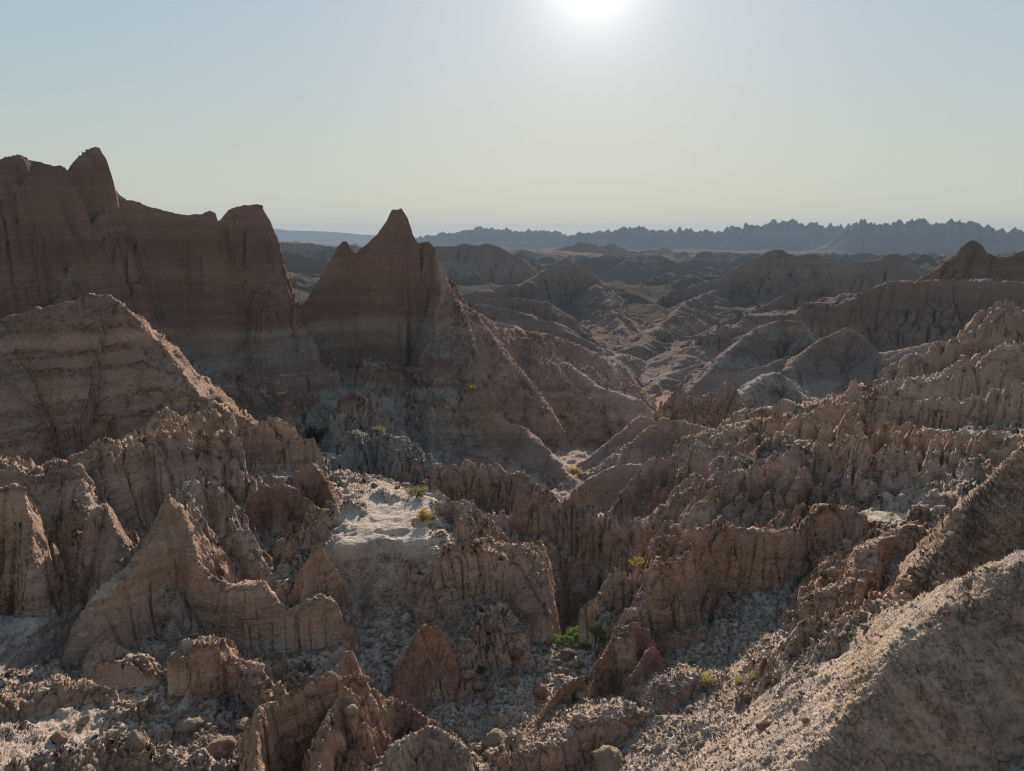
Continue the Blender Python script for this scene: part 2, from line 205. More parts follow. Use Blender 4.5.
form('clay_fin', 'low stub of clay at the foot of the big tan wall', 'clay fin', [(85, 668, 15.38), (96, 648, 15.75), (112, 640, 15.94), (124, 644, 15.94), (134, 660, 15.75)], [(2.4, 1.2), (.7, 3)], [(2, 2), (.6, 5)], TAN, flute=(.25, .8), jag=(.12, .5), rough=.9, soft=.12, strata=.3)
form('clay_block', 'pale-capped standing block with a rough right shoulder below the big tan wall', 'clay block', [(168, 690, 14.16), (178, 660, 14.45), (190, 644, 14.65), (205, 642, 14.74), (222, 643, 14.84), (232, 655, 14.74), (246, 664, 14.55), (258, 678, 14.16), (272, 694, 13.77)], [(3.4, 1.6), (1.1, 1.2), (.5, 4)], [(2, 2), (.7, 5)], OCHRE, flute=(.28, .85), jag=(.14, .45), rough=1.1, soft=.08, strata=.35)
form('clay_ledge', 'low overhanging clay shelf in the bottom left corner', 'clay shelf', [(-60, 705, 13.8), (0, 700, 14), (30, 692, 14.2), (60, 684, 14.4), (82, 686, 14.4), (100, 680, 14.5), (116, 688, 14.3), (124, 704, 14), (132, 720, 13.6)], [(2.6, .9), (.6, .8), (.4, 4)], [(.3, 1), (.6, 5)], TAN, flute=(.25, .7), jag=(.14, .45), rough=1.3, soft=.08, strata=.6, cell=(0.55, 0.14))
form('clay_ledge', 'jumble of broken clay lumps along the bottom left edge', 'clay lumps', [(-40, 765, 11.6), (30, 755, 11.9), (60, 756, 11.9), (92, 742, 12.3), (120, 740, 12.4), (150, 752, 12), (200, 758, 11.9), (235, 770, 11.6)], [(1.4, .8), (.5, 2)], [(1.0, 1), (.5, 3)], BUFF, flute=(.3, .5), jag=(.3, .45), rough=1.8, soft=.08, strata=.2, sand=.8, cell=(0.48, 0.17))
form('clay_fin', 'tall fluted tan fin with rounded knobs at the bottom edge', 'clay fin', [(250, 790, 10.2), (256, 745, 10.9), (262, 705, 11.6), (275, 694, 11.9), (300, 692, 12.1), (318, 678, 12.4), (334, 672, 12.5), (345, 674, 12.5), (356, 668, 12.6), (366, 680, 12.4), (372, 700, 12)], [(4.5, 2.6), (1.2, 2), (.6, 3)], [(2, 2), (.7, 4)], OCHRE, flute=(.34, .7), crk=.8, rill=(.1, .5), jag=(.16, .4), rough=.9, soft=.08, strata=.35, cell=(0.76, 0.15))
form('clay_fin', 'knob-topped column at the front of the fluted tan fin', 'clay fin', [(310, 790, 10.2), (322, 735, 11), (332, 705, 11.6), (342, 690, 11.9), (350, 696, 11.8), (354, 715, 11.5)], [(4, 2.2), (1.2, 2)], [(3, 2), (.9, 4)], OCHRE, flute=(.3, .7), jag=(.15, .4), rough=.9, soft=.14, strata=.4)
form('clay_fin', 'rust-topped crumbling shoulder right of the fluted tan fin', 'clay fin', [(352, 760, 10.9), (362, 728, 11.5), (374, 705, 12.2), (392, 698, 12.6), (410, 704, 12.6), (425, 716, 12.4)], [(1.8, 1.4), (.8, 2)], [(1.3, 2), (.6, 4)], RUST, flute=(.25, .7), jag=(.15, .4), rough=1.3, soft=.1, strata=.3)
form('clay_fin', 'pale rough-capped lump at the bottom edge left of the pebbly floor', 'clay fin', [(372, 775, 10.7), (392, 745, 11.3), (415, 732, 11.7), (436, 728, 11.8), (452, 742, 11.6), (466, 768, 11.2)], [(2.0, 1.4), (.8, 2)], [(1.6, 2), (.6, 4)], BUFF, flute=(.25, .7), jag=(.12, .35), rough=1.2, soft=.12, strata=.3, sand=.8)
form('clay_fin', 'tiny leaning clay tooth behind the fluted tan fin', 'clay fin', [(336, 672, 14.2), (345, 652, 14.6), (352, 650, 14.6), (358, 668, 14.4)], [(3, .8), (.8, 1.5)], [(3, 1), (.8, 3)], OCHRE, flute=(.12, .5), jag=(.05, .3), rough=.7, soft=.06, strata=.3)
form('clay_fin', 'round-topped rust-red pinnacle standing among the rubble', 'clay fin', [(400, 688, 14.4), (408, 660, 14.8), (418, 634, 15.2), (427, 625, 15.4), (438, 628, 15.4), (447, 640, 15.3), (452, 655, 15.2)], [(3.0, 2.0), (.9, 1.5)], [(2.6, 2), (.9, 3)], RUST, flute=(.2, .8), rill=(.06, .5), jag=(.06, .4), rough=.6, soft=.12, strata=.3, sand=.1)
form('clay_block', 'low lumpy grey mass under the cracked central bluff', 'clay block', [(440, 655, 15.37), (455, 640, 15.90), (468, 632, 16.25), (482, 612, 16.78), (498, 606, 16.95), (510, 616, 16.78), (520, 628, 16.61)], [(2.0, 1.0), (.8, 1.5), (.5, 3)], [(1.6, 2), (.6, 3)], BUFF, flute=(.3, .8), jag=(.25, .5), rough=1.5, soft=.12, strata=.3, cell=(0.68, 0.20))
form('clay_ledge', 'low knobby rim closing the rubble floor behind the green patch', 'clay rim', [(520, 632, 16.87), (540, 622, 17.23), (558, 630, 17.05), (575, 634, 16.78), (592, 622, 17.05), (610, 618, 17.05), (625, 632, 16.69)], [(1.8, .6), (.7, 1.5)], [(1.4, 3), (.9, 6)], BUFF, flute=(.25, .6), jag=(.2, .4), rough=1.6, soft=.1, strata=.2, sand=.9, cell=(0.48, 0.14))
form('clay_bluff', 'cracked bluff of upright columns in the centre below the sandy flat', 'bluff', [(415, 560, 18.6), (440, 548, 18.6), (462, 545, 18.5), (480, 546, 18.4), (500, 548, 18.4), (515, 552, 18.4), (526, 572, 18.2), (536, 600, 17.7)], [(3.6, 3.0), (1.0, 1.4), (.5, 4)], [(.22, .35), (1.2, 8)], TAN, flute=(.36, .85), crk=1.2, rill=(.12, .7), jag=(.2, .6), rough=1.0, soft=.15, strata=.35, sand=.7, cell=(0.83, 0.24), clip=((546, 560, 26), (552, 605, 13), 5))
form('clay_bluff', 'row of close-set upright clay columns above the dark pit', 'bluff', [(520, 505, 24.19), (545, 502, 24.60), (565, 498, 24.93), (580, 500, 24.93), (592, 512, 24.44), (605, 520, 23.94), (618, 524, 23.45), (628, 520, 23.29), (634, 540, 22.63), (636, 560, 22.14)], [(4.5, 3.4), (1.8, 2.5), (.8, 5)], [(1.5, 3), (.7, 6)], TAN, flute=(.34, .62), crk=1.3, rill=(.2, .7), jag=(.3, .6), rough=.9, soft=.12, strata=.35, cell=(0.62, 0.34))
form('clay_bluff', 'dark wall of column clusters behind the yellow bush', 'bluff', [(428, 478, 26.34), (442, 466, 27.57), (460, 462, 27.99), (478, 456, 28.40), (495, 462, 28.40), (515, 470, 27.99), (535, 482, 27.16), (548, 492, 26.34)], [(4, 2.4), (1.6, 2), (.7, 5)], [(1.2, 3), (.6, 6)], TAN, flute=(.36, .7), crk=1.3, rill=(.2, .7), jag=(.3, .6), rough=1.0, soft=.12, strata=.3, cell=(0.68, 0.34))
form('clay_block', 'squat fluted block just right of the yellow bush', 'clay block', [(424, 512, 20.88), (430, 496, 21.34), (445, 494, 21.34), (458, 500, 21.18), (464, 515, 20.73)], [(4.5, 1.6), (.9, 1.5)], [(1.2, 2), (.6, 5)], TAN, flute=(.25, .45), crk=1.2, jag=(.14, .4), rough=.9, soft=.1, strata=.3, cell=(0.48, 0.14))
form('clay_fin', 'small pyramid of clay on the right edge of the sandy flat', 'clay fin', [(446, 548, 18.39), (454, 526, 18.84), (460, 519, 19.00), (466, 528, 18.84), (474, 542, 18.54)], [(2.0, 1.2), (.7, 1.5)], [(1.6, 2), (.6, 5)], TAN, flute=(.2, .7), jag=(.1, .3), rough=1.0, soft=.1, strata=.3)
form('clay_block', 'low dark fluted block on the left edge of the sandy flat', 'clay block', [(322, 520, 20.59), (332, 503, 21.06), (350, 500, 21.22), (370, 502, 21.22), (384, 510, 21.06)], [(3.6, 1.5), (.8, 1.5)], [(.8, 2), (.6, 5)], TAN, flute=(.25, .5), crk=1.1, jag=(.15, .5), rough=1.0, soft=.1, strata=.3, cell=(0.62, 0.14))
form('rock_ridge', 'knobby grey ridge in the hollow behind the sandy flat', 'ridge', [(330, 456, 42), (345, 442, 44), (362, 430, 46), (380, 432, 46), (395, 436, 45), (405, 442, 43), (418, 455, 41), (430, 464, 40)], [(2.2, 2), (.9, 2), (.6, 5)], [(1.4, 3), (.6, 6)], GREY, flute=(.7, 1.7), jag=(.5, 1.0), rough=1.2, soft=.2, strata=.3, cell=(1.52, 0.48))
form('rock_ledge', 'broad grey knobby bench below the dark wall and the pointed spire', 'bench', [(170, 385, 62), (205, 378, 66), (240, 374, 69), (280, 368, 72), (320, 362, 74), (360, 360, 75), (400, 368, 72), (425, 380, 69)], [(2.2, 1.4), (.8, 1.6), (2.0, 1.6), (.5, 5)], [(.1, .25), (1.5, 5)], GREY, flute=(1.5, 3.2), rill=(.8, 2.6), jag=(.4, 1.5), rough=1.5, soft=.3, strata=.5, sand=.3, cell=(2.75, 0.61))
form('rock_buttress', 'grey fluted buttress below the bench, left of its dark clefts', 'buttress', [(262, 440, 55), (280, 412, 59), (295, 398, 62), (310, 392, 64)], [(1.8, 3), (.9, 3), (.5, 5)], [(1.8, 3), (.9, 3)], GREY, flute=(.8, 1.8), rill=(.4, 1.4), jag=(.4, 1), rough=1.4, soft=.4, strata=.4, cell=(1.78, 0.48))
form('rock_buttress', 'grey fluted buttress between two dark clefts under the bench', 'buttress', [(330, 425, 58), (345, 404, 62), (360, 394, 65), (375, 388, 67)], [(1.8, 3), (.9, 3), (.5, 5)], [(1.8, 3), (.9, 3)], GREY, flute=(.8, 1.8), rill=(.4, 1.4), jag=(.4, 1), rough=1.4, soft=.4, strata=.4, cell=(1.78, 0.48))
# ---- middle: pink wedges and teeth right of centre
form('rock_spur', 'long low pinkish wedge at the bottom of the debris slope', 'spur', [(574, 468, 62), (592, 456, 63), (612, 440, 65), (630, 424, 67), (640, 417, 68), (650, 420, 68), (662, 428, 67)], [(1.0, 6), (.7, 8)], [(1.0, 6), (.7, 8)], PINK, flute=(.5, 3), rill=(.35, 2), jag=(.15, 1), rough=.6, soft=.25, strata=.3)
form('rock_spur', 'smooth brown rounded wedge facing left in the valley bottom', 'spur', [(640, 440, 58), (652, 426, 59.5), (662, 422, 60), (685, 421, 61), (700, 424, 61), (712, 430, 60.5)], [(1.2, 5), (.7, 8)], [(.8, 6), (.7, 8)], PINK, flute=(.5, 3), rill=(.35, 2), jag=(.15, 1), rough=.6, soft=.25, strata=.3)
form('rock_spire', 'craggy brown pinnacle with a notched top in the middle of the valley', 'spire', [(660, 408, 76), (672, 395, 77), (682, 384, 78), (692, 390, 78), (702, 392, 78), (716, 388, 78), (726, 384, 78), (736, 384, 78), (742, 396, 77), (752, 412, 75)], [(1.5, 4), (.9, 5), (.7, 8)], [(1.4, 5), (.7, 8)], PINK, flute=(.7, 1.8), crk=1, rill=(.8, 2), jag=(0.35, 1.56), rough=1.2, soft=.2, strata=.4, cell=(2.60, 0.54))
form('rock_spur', 'smooth wedge with a pale crest just right of the deep V-shaped gully', 'spur', [(588, 478, 40.48), (604, 470, 41.40), (620, 465, 42.32), (640, 463, 43.24), (652, 466, 43.24)], [(1.5, 5), (.8, 5)], [(.9, 5), (.7, 8)], PINK, flute=(.35, 2), rill=(.2, 1.4), jag=(.1, .8), rough=.5, soft=.15, strata=.3)
form('clay_fin', 'brown round-headed tooth rising right of the smooth pale-crested wedge', 'clay fin', [(620, 505, 33.15), (632, 490, 34.00), (644, 474, 34.85), (652, 462, 35.27), (660, 459, 35.36), (668, 466, 35.27), (674, 480, 34.85)], [(2.2, 4), (.9, 4)], [(1.4, 4), (.7, 6)], PINK, flute=(.45, 1.6), rill=(.2, 1.2), jag=(.15, .7), rough=.8, soft=.25, strata=.3)
form('clay_fin', 'brown triangular peak left of the knobby rims', 'clay fin', [(668, 480, 34.31), (680, 465, 34.71), (690, 456, 35.11), (700, 462, 34.71), (712, 476, 34.31), (722, 492, 33.52)], [(1.8, 3), (.8, 4)], [(1.4, 4), (.7, 6)], PINK, flute=(.4, 1.6), rill=(.2, 1.2), jag=(.12, .7), rough=.8, soft=.2, strata=.3)
form('clay_fin', 'pale craggy pinnacle with a cracked right side left of the knobby rims', 'clay fin', [(676, 500, 28.12), (686, 482, 28.90), (695, 474, 29.22), (704, 484, 28.90), (712, 500, 28.44)], [(2.6, 3), (.9, 4)], [(1.6, 4), (.7, 6)], BUFF, flute=(.4, 1.0), jag=(.25, .6), rough=1.2, soft=.15, strata=.3)
form('clay_fin', 'rounded double-headed fin behind the dark pit', 'clay fin', [(648, 540, 23.64), (656, 515, 24.78), (663, 503, 25.17), (672, 503, 25.17), (682, 508, 25.17), (690, 506, 25.17), (697, 515, 24.86), (703, 528, 24.40)], [(2.6, 4), (.9, 4)], [(1.6, 4), (.7, 6)], TAN, flute=(.5, 1.2), rill=(.2, .8), jag=(0.14, 0.91), rough=.8, soft=.2, strata=.3, cell=(1.14, 0.24))
form('clay_fin', 'narrow bent tooth beside the rounded double-headed fin', 'clay fin', [(690, 560, 20.83), (692, 530, 21.87), (697, 515, 22.32), (703, 528, 22.02), (712, 540, 21.58)], [(2.6, 3), (.9, 4)], [(1.6, 4), (.7, 6)], TAN, flute=(.3, .8), jag=(.2, .5), rough=1.0, soft=.1, strata=.3)
form('clay_fin', 'small blunt tooth on the crest above the fluted stack', 'clay fin', [(652, 562, 18.95), (662, 548, 19.42), (668, 546, 19.50), (675, 556, 19.27), (684, 564, 19.11)], [(2.2, 2), (.8, 3)], [(1.6, 3), (.7, 5)], TAN, flute=(.3, .8), jag=(.15, .5), rough=1.0, soft=.15, strata=.3)
form('clay_bluff', 'row of upright clay pillars on the right rim of the dark pit', 'bluff', [(594, 602, 17.31), (600, 588, 17.64), (608, 580, 17.97), (618, 577, 18.14), (626, 580, 18.14), (634, 576, 18.30), (640, 582, 18.14)], [(5, 3), (1.8, 2), (.9, 4)], [(2.4, 3), (.8, 5)], TAN, flute=(.28, .5), crk=1.2, jag=(.35, .5), rough=.8, soft=.1, strata=.35, cell=(0.55, 0.34))
form('clay_bluff', 'fluted stack of leaning slabs at the left end of the long tan wall', 'bluff', [(622, 640, 15.49), (632, 612, 16.36), (642, 590, 17.23), (655, 576, 17.92), (668, 568, 18.44), (684, 566, 18.79)], [(2.8, 3), (1.2, 2), (.6, 4)], [(2.0, 3), (.8, 5)], TAN, flute=(.36, .6), crk=1.2, rill=(.2, .6), jag=(0.24, 0.65), rough=1.1, soft=.1, strata=.35, cell=(0.73, 0.30))
form('clay_wall', 'long tan wall with a dark rounded face right of the fluted stack', 'clay wall', [(664, 575, 17.64), (678, 562, 18.31), (690, 540, 19.15), (705, 532, 19.66), (725, 528, 20.16), (745, 530, 20.33), (765, 532, 20.33), (785, 525, 20.66), (805, 516, 21.00), (822, 508, 21.25), (840, 508, 21.34), (856, 510, 21.42), (866, 520, 21.17), (872, 535, 20.66)], [(3.4, 2.6), (1.5, 1.8), (.6, 5)], [(.5, .5), (1.6, 6)], OCHRE, flute=(.4, 1.2), crk=.7, rill=(.2, 1.0), jag=(0.21, 1.04), rough=.9, soft=.15, strata=.5, sand=.6, cell=(1.46, 0.15), clip=((648, 600, 13), (650, 560, 26), 6))
form('clay_wall', 'tan wall facing left above the narrow side gully', 'clay wall', [(862, 580, 17.85), (872, 550, 19.04), (885, 532, 20.06), (900, 527, 20.40), (920, 524, 20.57), (940, 526, 20.40), (965, 530, 19.97)], [(3.6, 2.6), (1.2, 1.5), (.6, 4)], [(.5, .5), (1.6, 6)], OCHRE, flute=(.35, .9), crk=.8, rill=(.15, .8), jag=(0.14, 0.91), rough=.9, soft=.15, strata=.5, sand=.6, cell=(1.30, 0.15))
form('clay_fin', 'leaning slab of rust-red pinnacles right of the green patch', 'clay fin', [(592, 686, 14.23), (602, 660, 14.90), (612, 640, 15.47), (624, 626, 15.85), (636, 620, 16.04), (648, 624, 16.04), (652, 638, 15.85)], [(3, 1.6), (1, 1.2)], [(2.2, 2), (.9, 4)], RUST, flute=(.25, .6), rill=(.08, .4), jag=(.12, .35), rough=.9, soft=.07, strata=.3, sand=.2, cell=(0.55, 0.14))
form('clay_fin', 'small pointed rust tooth in front of the leaning red slab', 'clay fin', [(634, 672, 14.52), (642, 658, 14.80), (652, 648, 15.09), (658, 650, 15.09), (664, 664, 14.90)], [(3, 1.0), (.9, 1)], [(2.4, 1.5), (.9, 3)], RUST, flute=(.16, .5), jag=(.07, .3), rough=.8, soft=.07, strata=.3, sand=.2)
form('clay_fin', 'low rust-red fin with a flat dark side in the rubble floor', 'clay fin', [(538, 722, 13.3), (548, 704, 13.7), (560, 690, 14.1), (572, 680, 14.4), (580, 678, 14.5), (586, 686, 14.4)], [(3.2, 1.0), (.9, .8)], [(2.2, 1.5), (.9, 3)], RUST, flute=(.15, .5), jag=(.08, .3), rough=.8, soft=.06, strata=.3, sand=.2)
form('clay_ledge', 'low curved tan rim standing on the pebbly floor', 'clay rim', [(555, 744, 12.35), (572, 732, 12.64), (590, 720, 12.93), (610, 716, 13.12), (630, 712, 13.32), (650, 712, 13.41), (664, 700, 13.61), (678, 684, 13.90), (692, 678, 13.99), (702, 682, 13.99), (708, 700, 13.70)], [(3.2, .8), (.8, .5), (.4, 2)], [(.45, .5), (.4, 3)], TAN, flute=(.2, .7), jag=(.1, .4), rough=1.0, soft=.08, strata=.3, sand=.8)
form('clay_block', 'low dark block at the foot of the fluted stack', 'clay block', [(662, 650, 16.34), (668, 634, 16.72), (685, 632, 16.91), (700, 628, 17.10), (708, 640, 16.91)], [(4, 1.0), (.9, 1)], [(1.2, 1.5), (.7, 3)], TAN, flute=(.22, .5), jag=(0.10, 0.45), rough=1.0, soft=.08, strata=.3, cell=(0.65, 0.12))
# ---- right: knobby rims
form('rock_wall', 'long layered wall with a row of dark clefts on the right side', 'rock wall', [(800, 412, 51.00), (825, 404, 51.00), (850, 400, 50.57), (870, 398, 50.15), (900, 398, 49.30), (940, 398, 48.45), (980, 396, 47.60), (1030, 392, 46.75), (1100, 392, 45.90)], [(5, 2.8), (1.1, 2.0), (.5, 5)], [(.35, 3), (.6, 6)], TAN, flute=(.5, 1.5), crk=1.2, rill=(.35, 1.8), jag=(0.20, 2.20), rough=1.0, soft=.2, strata=.9, sand=.5, cell=(1.95, 0.30))
form('rock_ridge', 'knobby ridge climbing to the right edge above the layered wall', 'ridge', [(805, 408, 55.80), (822, 402, 56.70), (845, 396, 58.50), (868, 388, 59.40), (880, 378, 60.30), (900, 362, 62.10), (920, 358, 63.00), (945, 346, 63.90), (965, 330, 64.80), (985, 314, 65.25), (1005, 308, 65.70), (1024, 308, 65.70), (1060, 304, 65.70), (1120, 310, 64.80)], [(1.7, 3), (.8, 3), (.5, 6)], [(1.2, 4), (.6, 6)], TAN, flute=(.9, 2.4), rill=(.5, 2), jag=(0.42, 2.08), rough=1.2, soft=.3, strata=.7, sand=.6, cell=(2.93, 0.54))
form('rock_ledge', 'rounded brown ledge on the slope of the knobby right-hand ridge', 'ledge', [(930, 382, 54.56), (960, 370, 55.44), (990, 358, 56.32), (1024, 346, 57.20), (1080, 340, 57.20)], [(2.6, 2.4), (.9, 2), (.5, 6)], [(.4, 3), (.6, 6)], TAN, flute=(.8, 2.2), rill=(.3, 1.8), jag=(0.28, 1.82), rough=1.0, soft=.3, strata=.9, sand=.6, cell=(2.44, 0.30))
form('rock_ridge', 'row of squat round-headed blocks left of the layered wall', 'ridge', [(746, 408, 58.08), (765, 402, 58.08), (785, 398, 57.64), (800, 404, 56.76), (812, 410, 55.88), (830, 420, 52.80)], [(3, 2), (.9, 3), (.6, 6)], [(1, 3), (.6, 6)], TAN, flute=(0.64, 3.00), jag=(0.20, 2.03), rough=1.1, soft=.2, strata=.6, sand=.6, cell=(2.60, 0.48))
form('rock_fin', 'lone upright knob standing at the left end of the knobby ridge', 'rock fin', [(848, 398, 52.67), (852, 384, 53.01), (856, 382, 53.01), (860, 396, 52.67)], [(3.2, 2), (.8, 2)], [(2.2, 3), (.6, 5)], TAN, flute=(.25, 1), jag=(.1, .6), rough=.9, soft=.2, strata=.4)
form('rock_ridge', 'broken line of brown blocks in the hollow below the layered wall', 'ridge', [(760, 440, 45.92), (780, 430, 46.33), (800, 428, 46.33), (820, 428, 45.92), (845, 422, 45.51), (862, 415, 45.10), (876, 425, 44.28)], [(2.8, 2.2), (.9, 2.5), (.6, 6)], [(.8, 3), (.6, 6)], TAN, flute=(0.56, 2.70), jag=(0.17, 2.03), rough=1.0, soft=.2, strata=.6, sand=.6, cell=(1.95, 0.42))
form('rock_ledge', 'dark flat-capped rim crossing the middle of the right side', 'rim', [(838, 462, 29.78), (848, 446, 30.41), (865, 443, 30.41), (885, 446, 30.16), (905, 452, 29.78), (925, 456, 29.40), (942, 462, 29.15)], [(3.4, 1.8), (.9, 2), (.6, 6)], [(.4, 2), (.6, 6)], TAN, flute=(0.48, 2.25), jag=(0.12, 1.52), rough=1.0, soft=.15, strata=.5, sand=.6, cell=(1.46, 0.21))
form('rock_ridge', 'row of rounded pale knobs below the dark pink right-hand slope', 'ridge', [(915, 476, 28.08), (925, 458, 28.75), (938, 450, 29.08), (952, 462, 28.75), (970, 455, 28.75), (990, 448, 28.75), (1010, 446, 28.75), (1040, 446, 28.75)], [(2.8, 2.2), (.9, 2), (.6, 6)], [(1, 2), (.6, 6)], TAN, flute=(0.48, 2.25), jag=(0.15, 1.69), rough=1.1, soft=.25, strata=.4, sand=.7, cell=(1.46, 0.36))
form('rock_ridge', 'humped brown ridge falling left from the dark flat-capped rim', 'ridge', [(755, 470, 31.63), (768, 448, 32.69), (780, 438, 33.04), (792, 444, 32.69), (800, 450, 32.34), (812, 446, 32.34), (822, 452, 31.99), (832, 468, 31.63)], [(2.2, 2.4), (.9, 2.5), (.6, 6)], [(1, 3), (.6, 6)], PINK, flute=(0.40, 2.40), rill=(.2, 1.2), jag=(0.12, 1.52), rough=.9, soft=.3, strata=.4, cell=(1.46, 0.24))
form('rock_ridge', 'thick cluster of knobby columns in the middle of the right side', 'ridge', [(796, 478, 25.46), (806, 462, 26.13), (815, 460, 26.13), (826, 474, 25.86), (842, 470, 25.86), (858, 466, 26.00), (880, 470, 25.73), (900, 474, 25.46), (914, 490, 24.79)], [(3, 2.4), (1, 2), (.6, 6)], [(.9, 2), (.6, 6)], BUFF, flute=(.35, .8), crk=1, rill=(.2, .8), jag=(0.21, 1.17), rough=1.1, soft=.15, strata=.4, sand=.6, cell=(1.14, 0.36))
form('clay_block', 'square dark block with a deep cleft in the knobby right side', 'clay block', [(736, 505, 23.43), (742, 478, 24.42), (756, 476, 24.57), (775, 480, 24.42), (795, 484, 24.14), (806, 498, 23.71)], [(3.6, 2.2), (1, 2), (.6, 5)], [(.6, 2), (.6, 5)], TAN, flute=(.3, .7), crk=1.1, jag=(0.17, 1.04), rough=1.0, soft=.15, strata=.4, sand=.6, cell=(1.30, 0.30))
form('rock_ridge', 'saw-toothed low ridge above the long tan wall', 'ridge', [(704, 516, 22.12), (718, 506, 22.91), (740, 508, 22.91), (758, 502, 23.30), (776, 500, 23.70), (792, 494, 24.02), (808, 492, 24.17), (826, 500, 23.70), (840, 508, 23.23)], [(2.4, 1.6), (.8, 2), (.6, 5)], [(1, 2), (.6, 5)], BUFF, flute=(.28, .7), crk=1, jag=(0.17, 1.18), rough=1.2, soft=.12, strata=.3, sand=.6, cell=(0.98, 0.30))
form('clay_block', 'rounded tan block above the small sunlit patch of silt', 'clay block', [(928, 510, 22.19), (940, 494, 22.99), (960, 490, 23.30), (985, 488, 23.46), (1005, 496, 22.99)], [(2.4, 1.8), (.8, 2), (.6, 5)], [(.8, 2), (.6, 5)], TAN, flute=(.4, 1.0), jag=(0.17, 0.91), rough=1.1, soft=.2, strata=.4, sand=.7, cell=(1.30, 0.24))
form('rock_slope', 'steep crumbly pinkish slope at the right edge', 'slope', [(1110, 392, 20.6), (1060, 424, 19.6), (1030, 447, 19.1), (1010, 465, 18.7), (985, 493, 18.2), (965, 519, 17.7), (945, 547, 17.2), (928, 571, 16.7), (900, 596, 16.2)][::-1], [(.8, 2.2), (.6, 3)], [(1.6, 4), (.8, 8)], (.47, .335, .255), flute=(.08, 1.0), crk=.2, rill=(.06, 1), jag=(.12, .5), rough=1.5, soft=.3, strata=.1, sand=.2)
form('clay_fin', 'cluster of leaning tan slabs at the foot of the right-hand slope', 'clay fin', [(782, 668, 12.6), (790, 645, 12.9), (800, 632, 13.1), (812, 618, 13.3), (822, 622, 13.3), (836, 628, 13.2), (846, 608, 13.5), (862, 598, 13.7), (882, 600, 13.7)], [(2.6, 1.0), (1, .8), (.5, 2)], [(1.3, 2), (.7, 4)], TAN, flute=(.25, .5), jag=(0.14, 0.45), rough=1.1, soft=.08, strata=.3, sand=.6, cell=(0.57, 0.18))
form('clay_block', 'broken pale block above the leaning slabs', 'clay block', [(856, 632, 12.6), (866, 616, 13), (880, 608, 13.2), (900, 612, 13), (912, 622, 12.7)], [(2, .8), (.8, 1)], [(1, 1), (.7, 4)], BUFF, flute=(.2, .5), jag=(.15, .35), rough=1.3, soft=.08, strata=.3, sand=.6)
form('rock_mound', 'near pebbly clay mound filling the bottom right corner', 'mound', [(780, 800, 8.6), (815, 752, 9.3), (850, 715, 9.8), (885, 676, 10.3), (925, 636, 10.8), (965, 604, 11.3), (1010, 572, 11.8), (1060, 538, 12.3), (1140, 500, 12.8)], [(.95, 1.2), (.7, 3)], [(.9, 3.0), (.7, 6)], (.53, .41, .33), flute=(.12, .9), rill=(.22, 1.4), jag=(.08, .4), rough=.85, soft=.3, strata=0, sand=.4, k=.3)

form('ridge', 'dark spur falling from the stepped butte to the valley floor', 'ridge', [(596, 284, 300), (612, 308, 260), (628, 335, 220), (640, 362, 185), (648, 388, 150)], [(.75, 14), (.6, 20)], [(.75, 14), (.6, 20)], DUSK, flute=(2, 11), rill=(2.2, 8), jag=(.8, 7), soft=.8, strata=.4, sand=.1)
form('ridge', 'dark dissected slope below the cracked bench, left of the valley floor', 'ridge', [(480, 304, 190), (520, 312, 182), (560, 326, 172), (600, 348, 160), (622, 372, 146), (636, 390, 136)], [(.7, 12), (.6, 20)], [(.6, 14), (.6, 20)], DUSK, flute=(2, 9), rill=(2.0, 6.5), jag=(.7, 5), soft=.8, strata=.5, sand=.1)
form('ridge', 'brown ridge just behind the crest of the debris slope', 'ridge', [(470, 312, 118), (510, 326, 116), (550, 336, 115), (585, 350, 114), (612, 366, 114), (640, 392, 114)], [(.9, 12), (.7, 20)], [(.6, 14), (.6, 20)], DUSK, flute=(1.2, 6), rill=(1.4, 5), jag=(.6, 4), soft=.6, strata=.4, sand=.1)

# smooth spurs running down to the valley floor from both sides
def spurs():
    g = _r.Random(21)
    cp = sorted((c[2],) + at(*c[:3]) for c in CHANNEL)
    for side, rs in ((1, (118, 150, 186, 232, 290, 360, 450, 560)), (-1, (135, 170, 215, 270, 340, 430, 540))):
        for rc in rs:
            k = [np.interp(rc, [c[0] for c in cp], [c[q] for c in cp]) for q in (1, 2, 3)]
            L = rc * g.uniform(.2, .27); Ht = rc * g.uniform(.045, .062) * (1 if rc < 300 else .8); pts = []
            for t in (0, .15, .35, .55, .8, 1):
                x = k[0] + side * (2 + t * L); y = k[1] + t * L * g.uniform(.3, .5) - .02 * rc; z = k[2] - 1 + Ht * t ** .8 + g.uniform(-.03, .06) * Ht
                fw = y * CP - z * SP; up = y * SP + z * CP
                pts.append((CX + F * x / fw, CY - F * up / fw, math.hypot(x, y)))
            if side < 0: pts = pts[::-1]
            form('hills', None, None, pts, [(.62, 14), (.5, 30)], [(.62, 14), (.5, 30)], (.235, .175, .148) if rc > 200 else (.30, .21, .17), flute=(rc * .006, rc * .04), rill=(rc * .006, rc * .022), jag=(rc * .003, rc * .03), soft=rc * .004, strata=.5, sand=.05, rough=.5, kind='structure')
spurs()


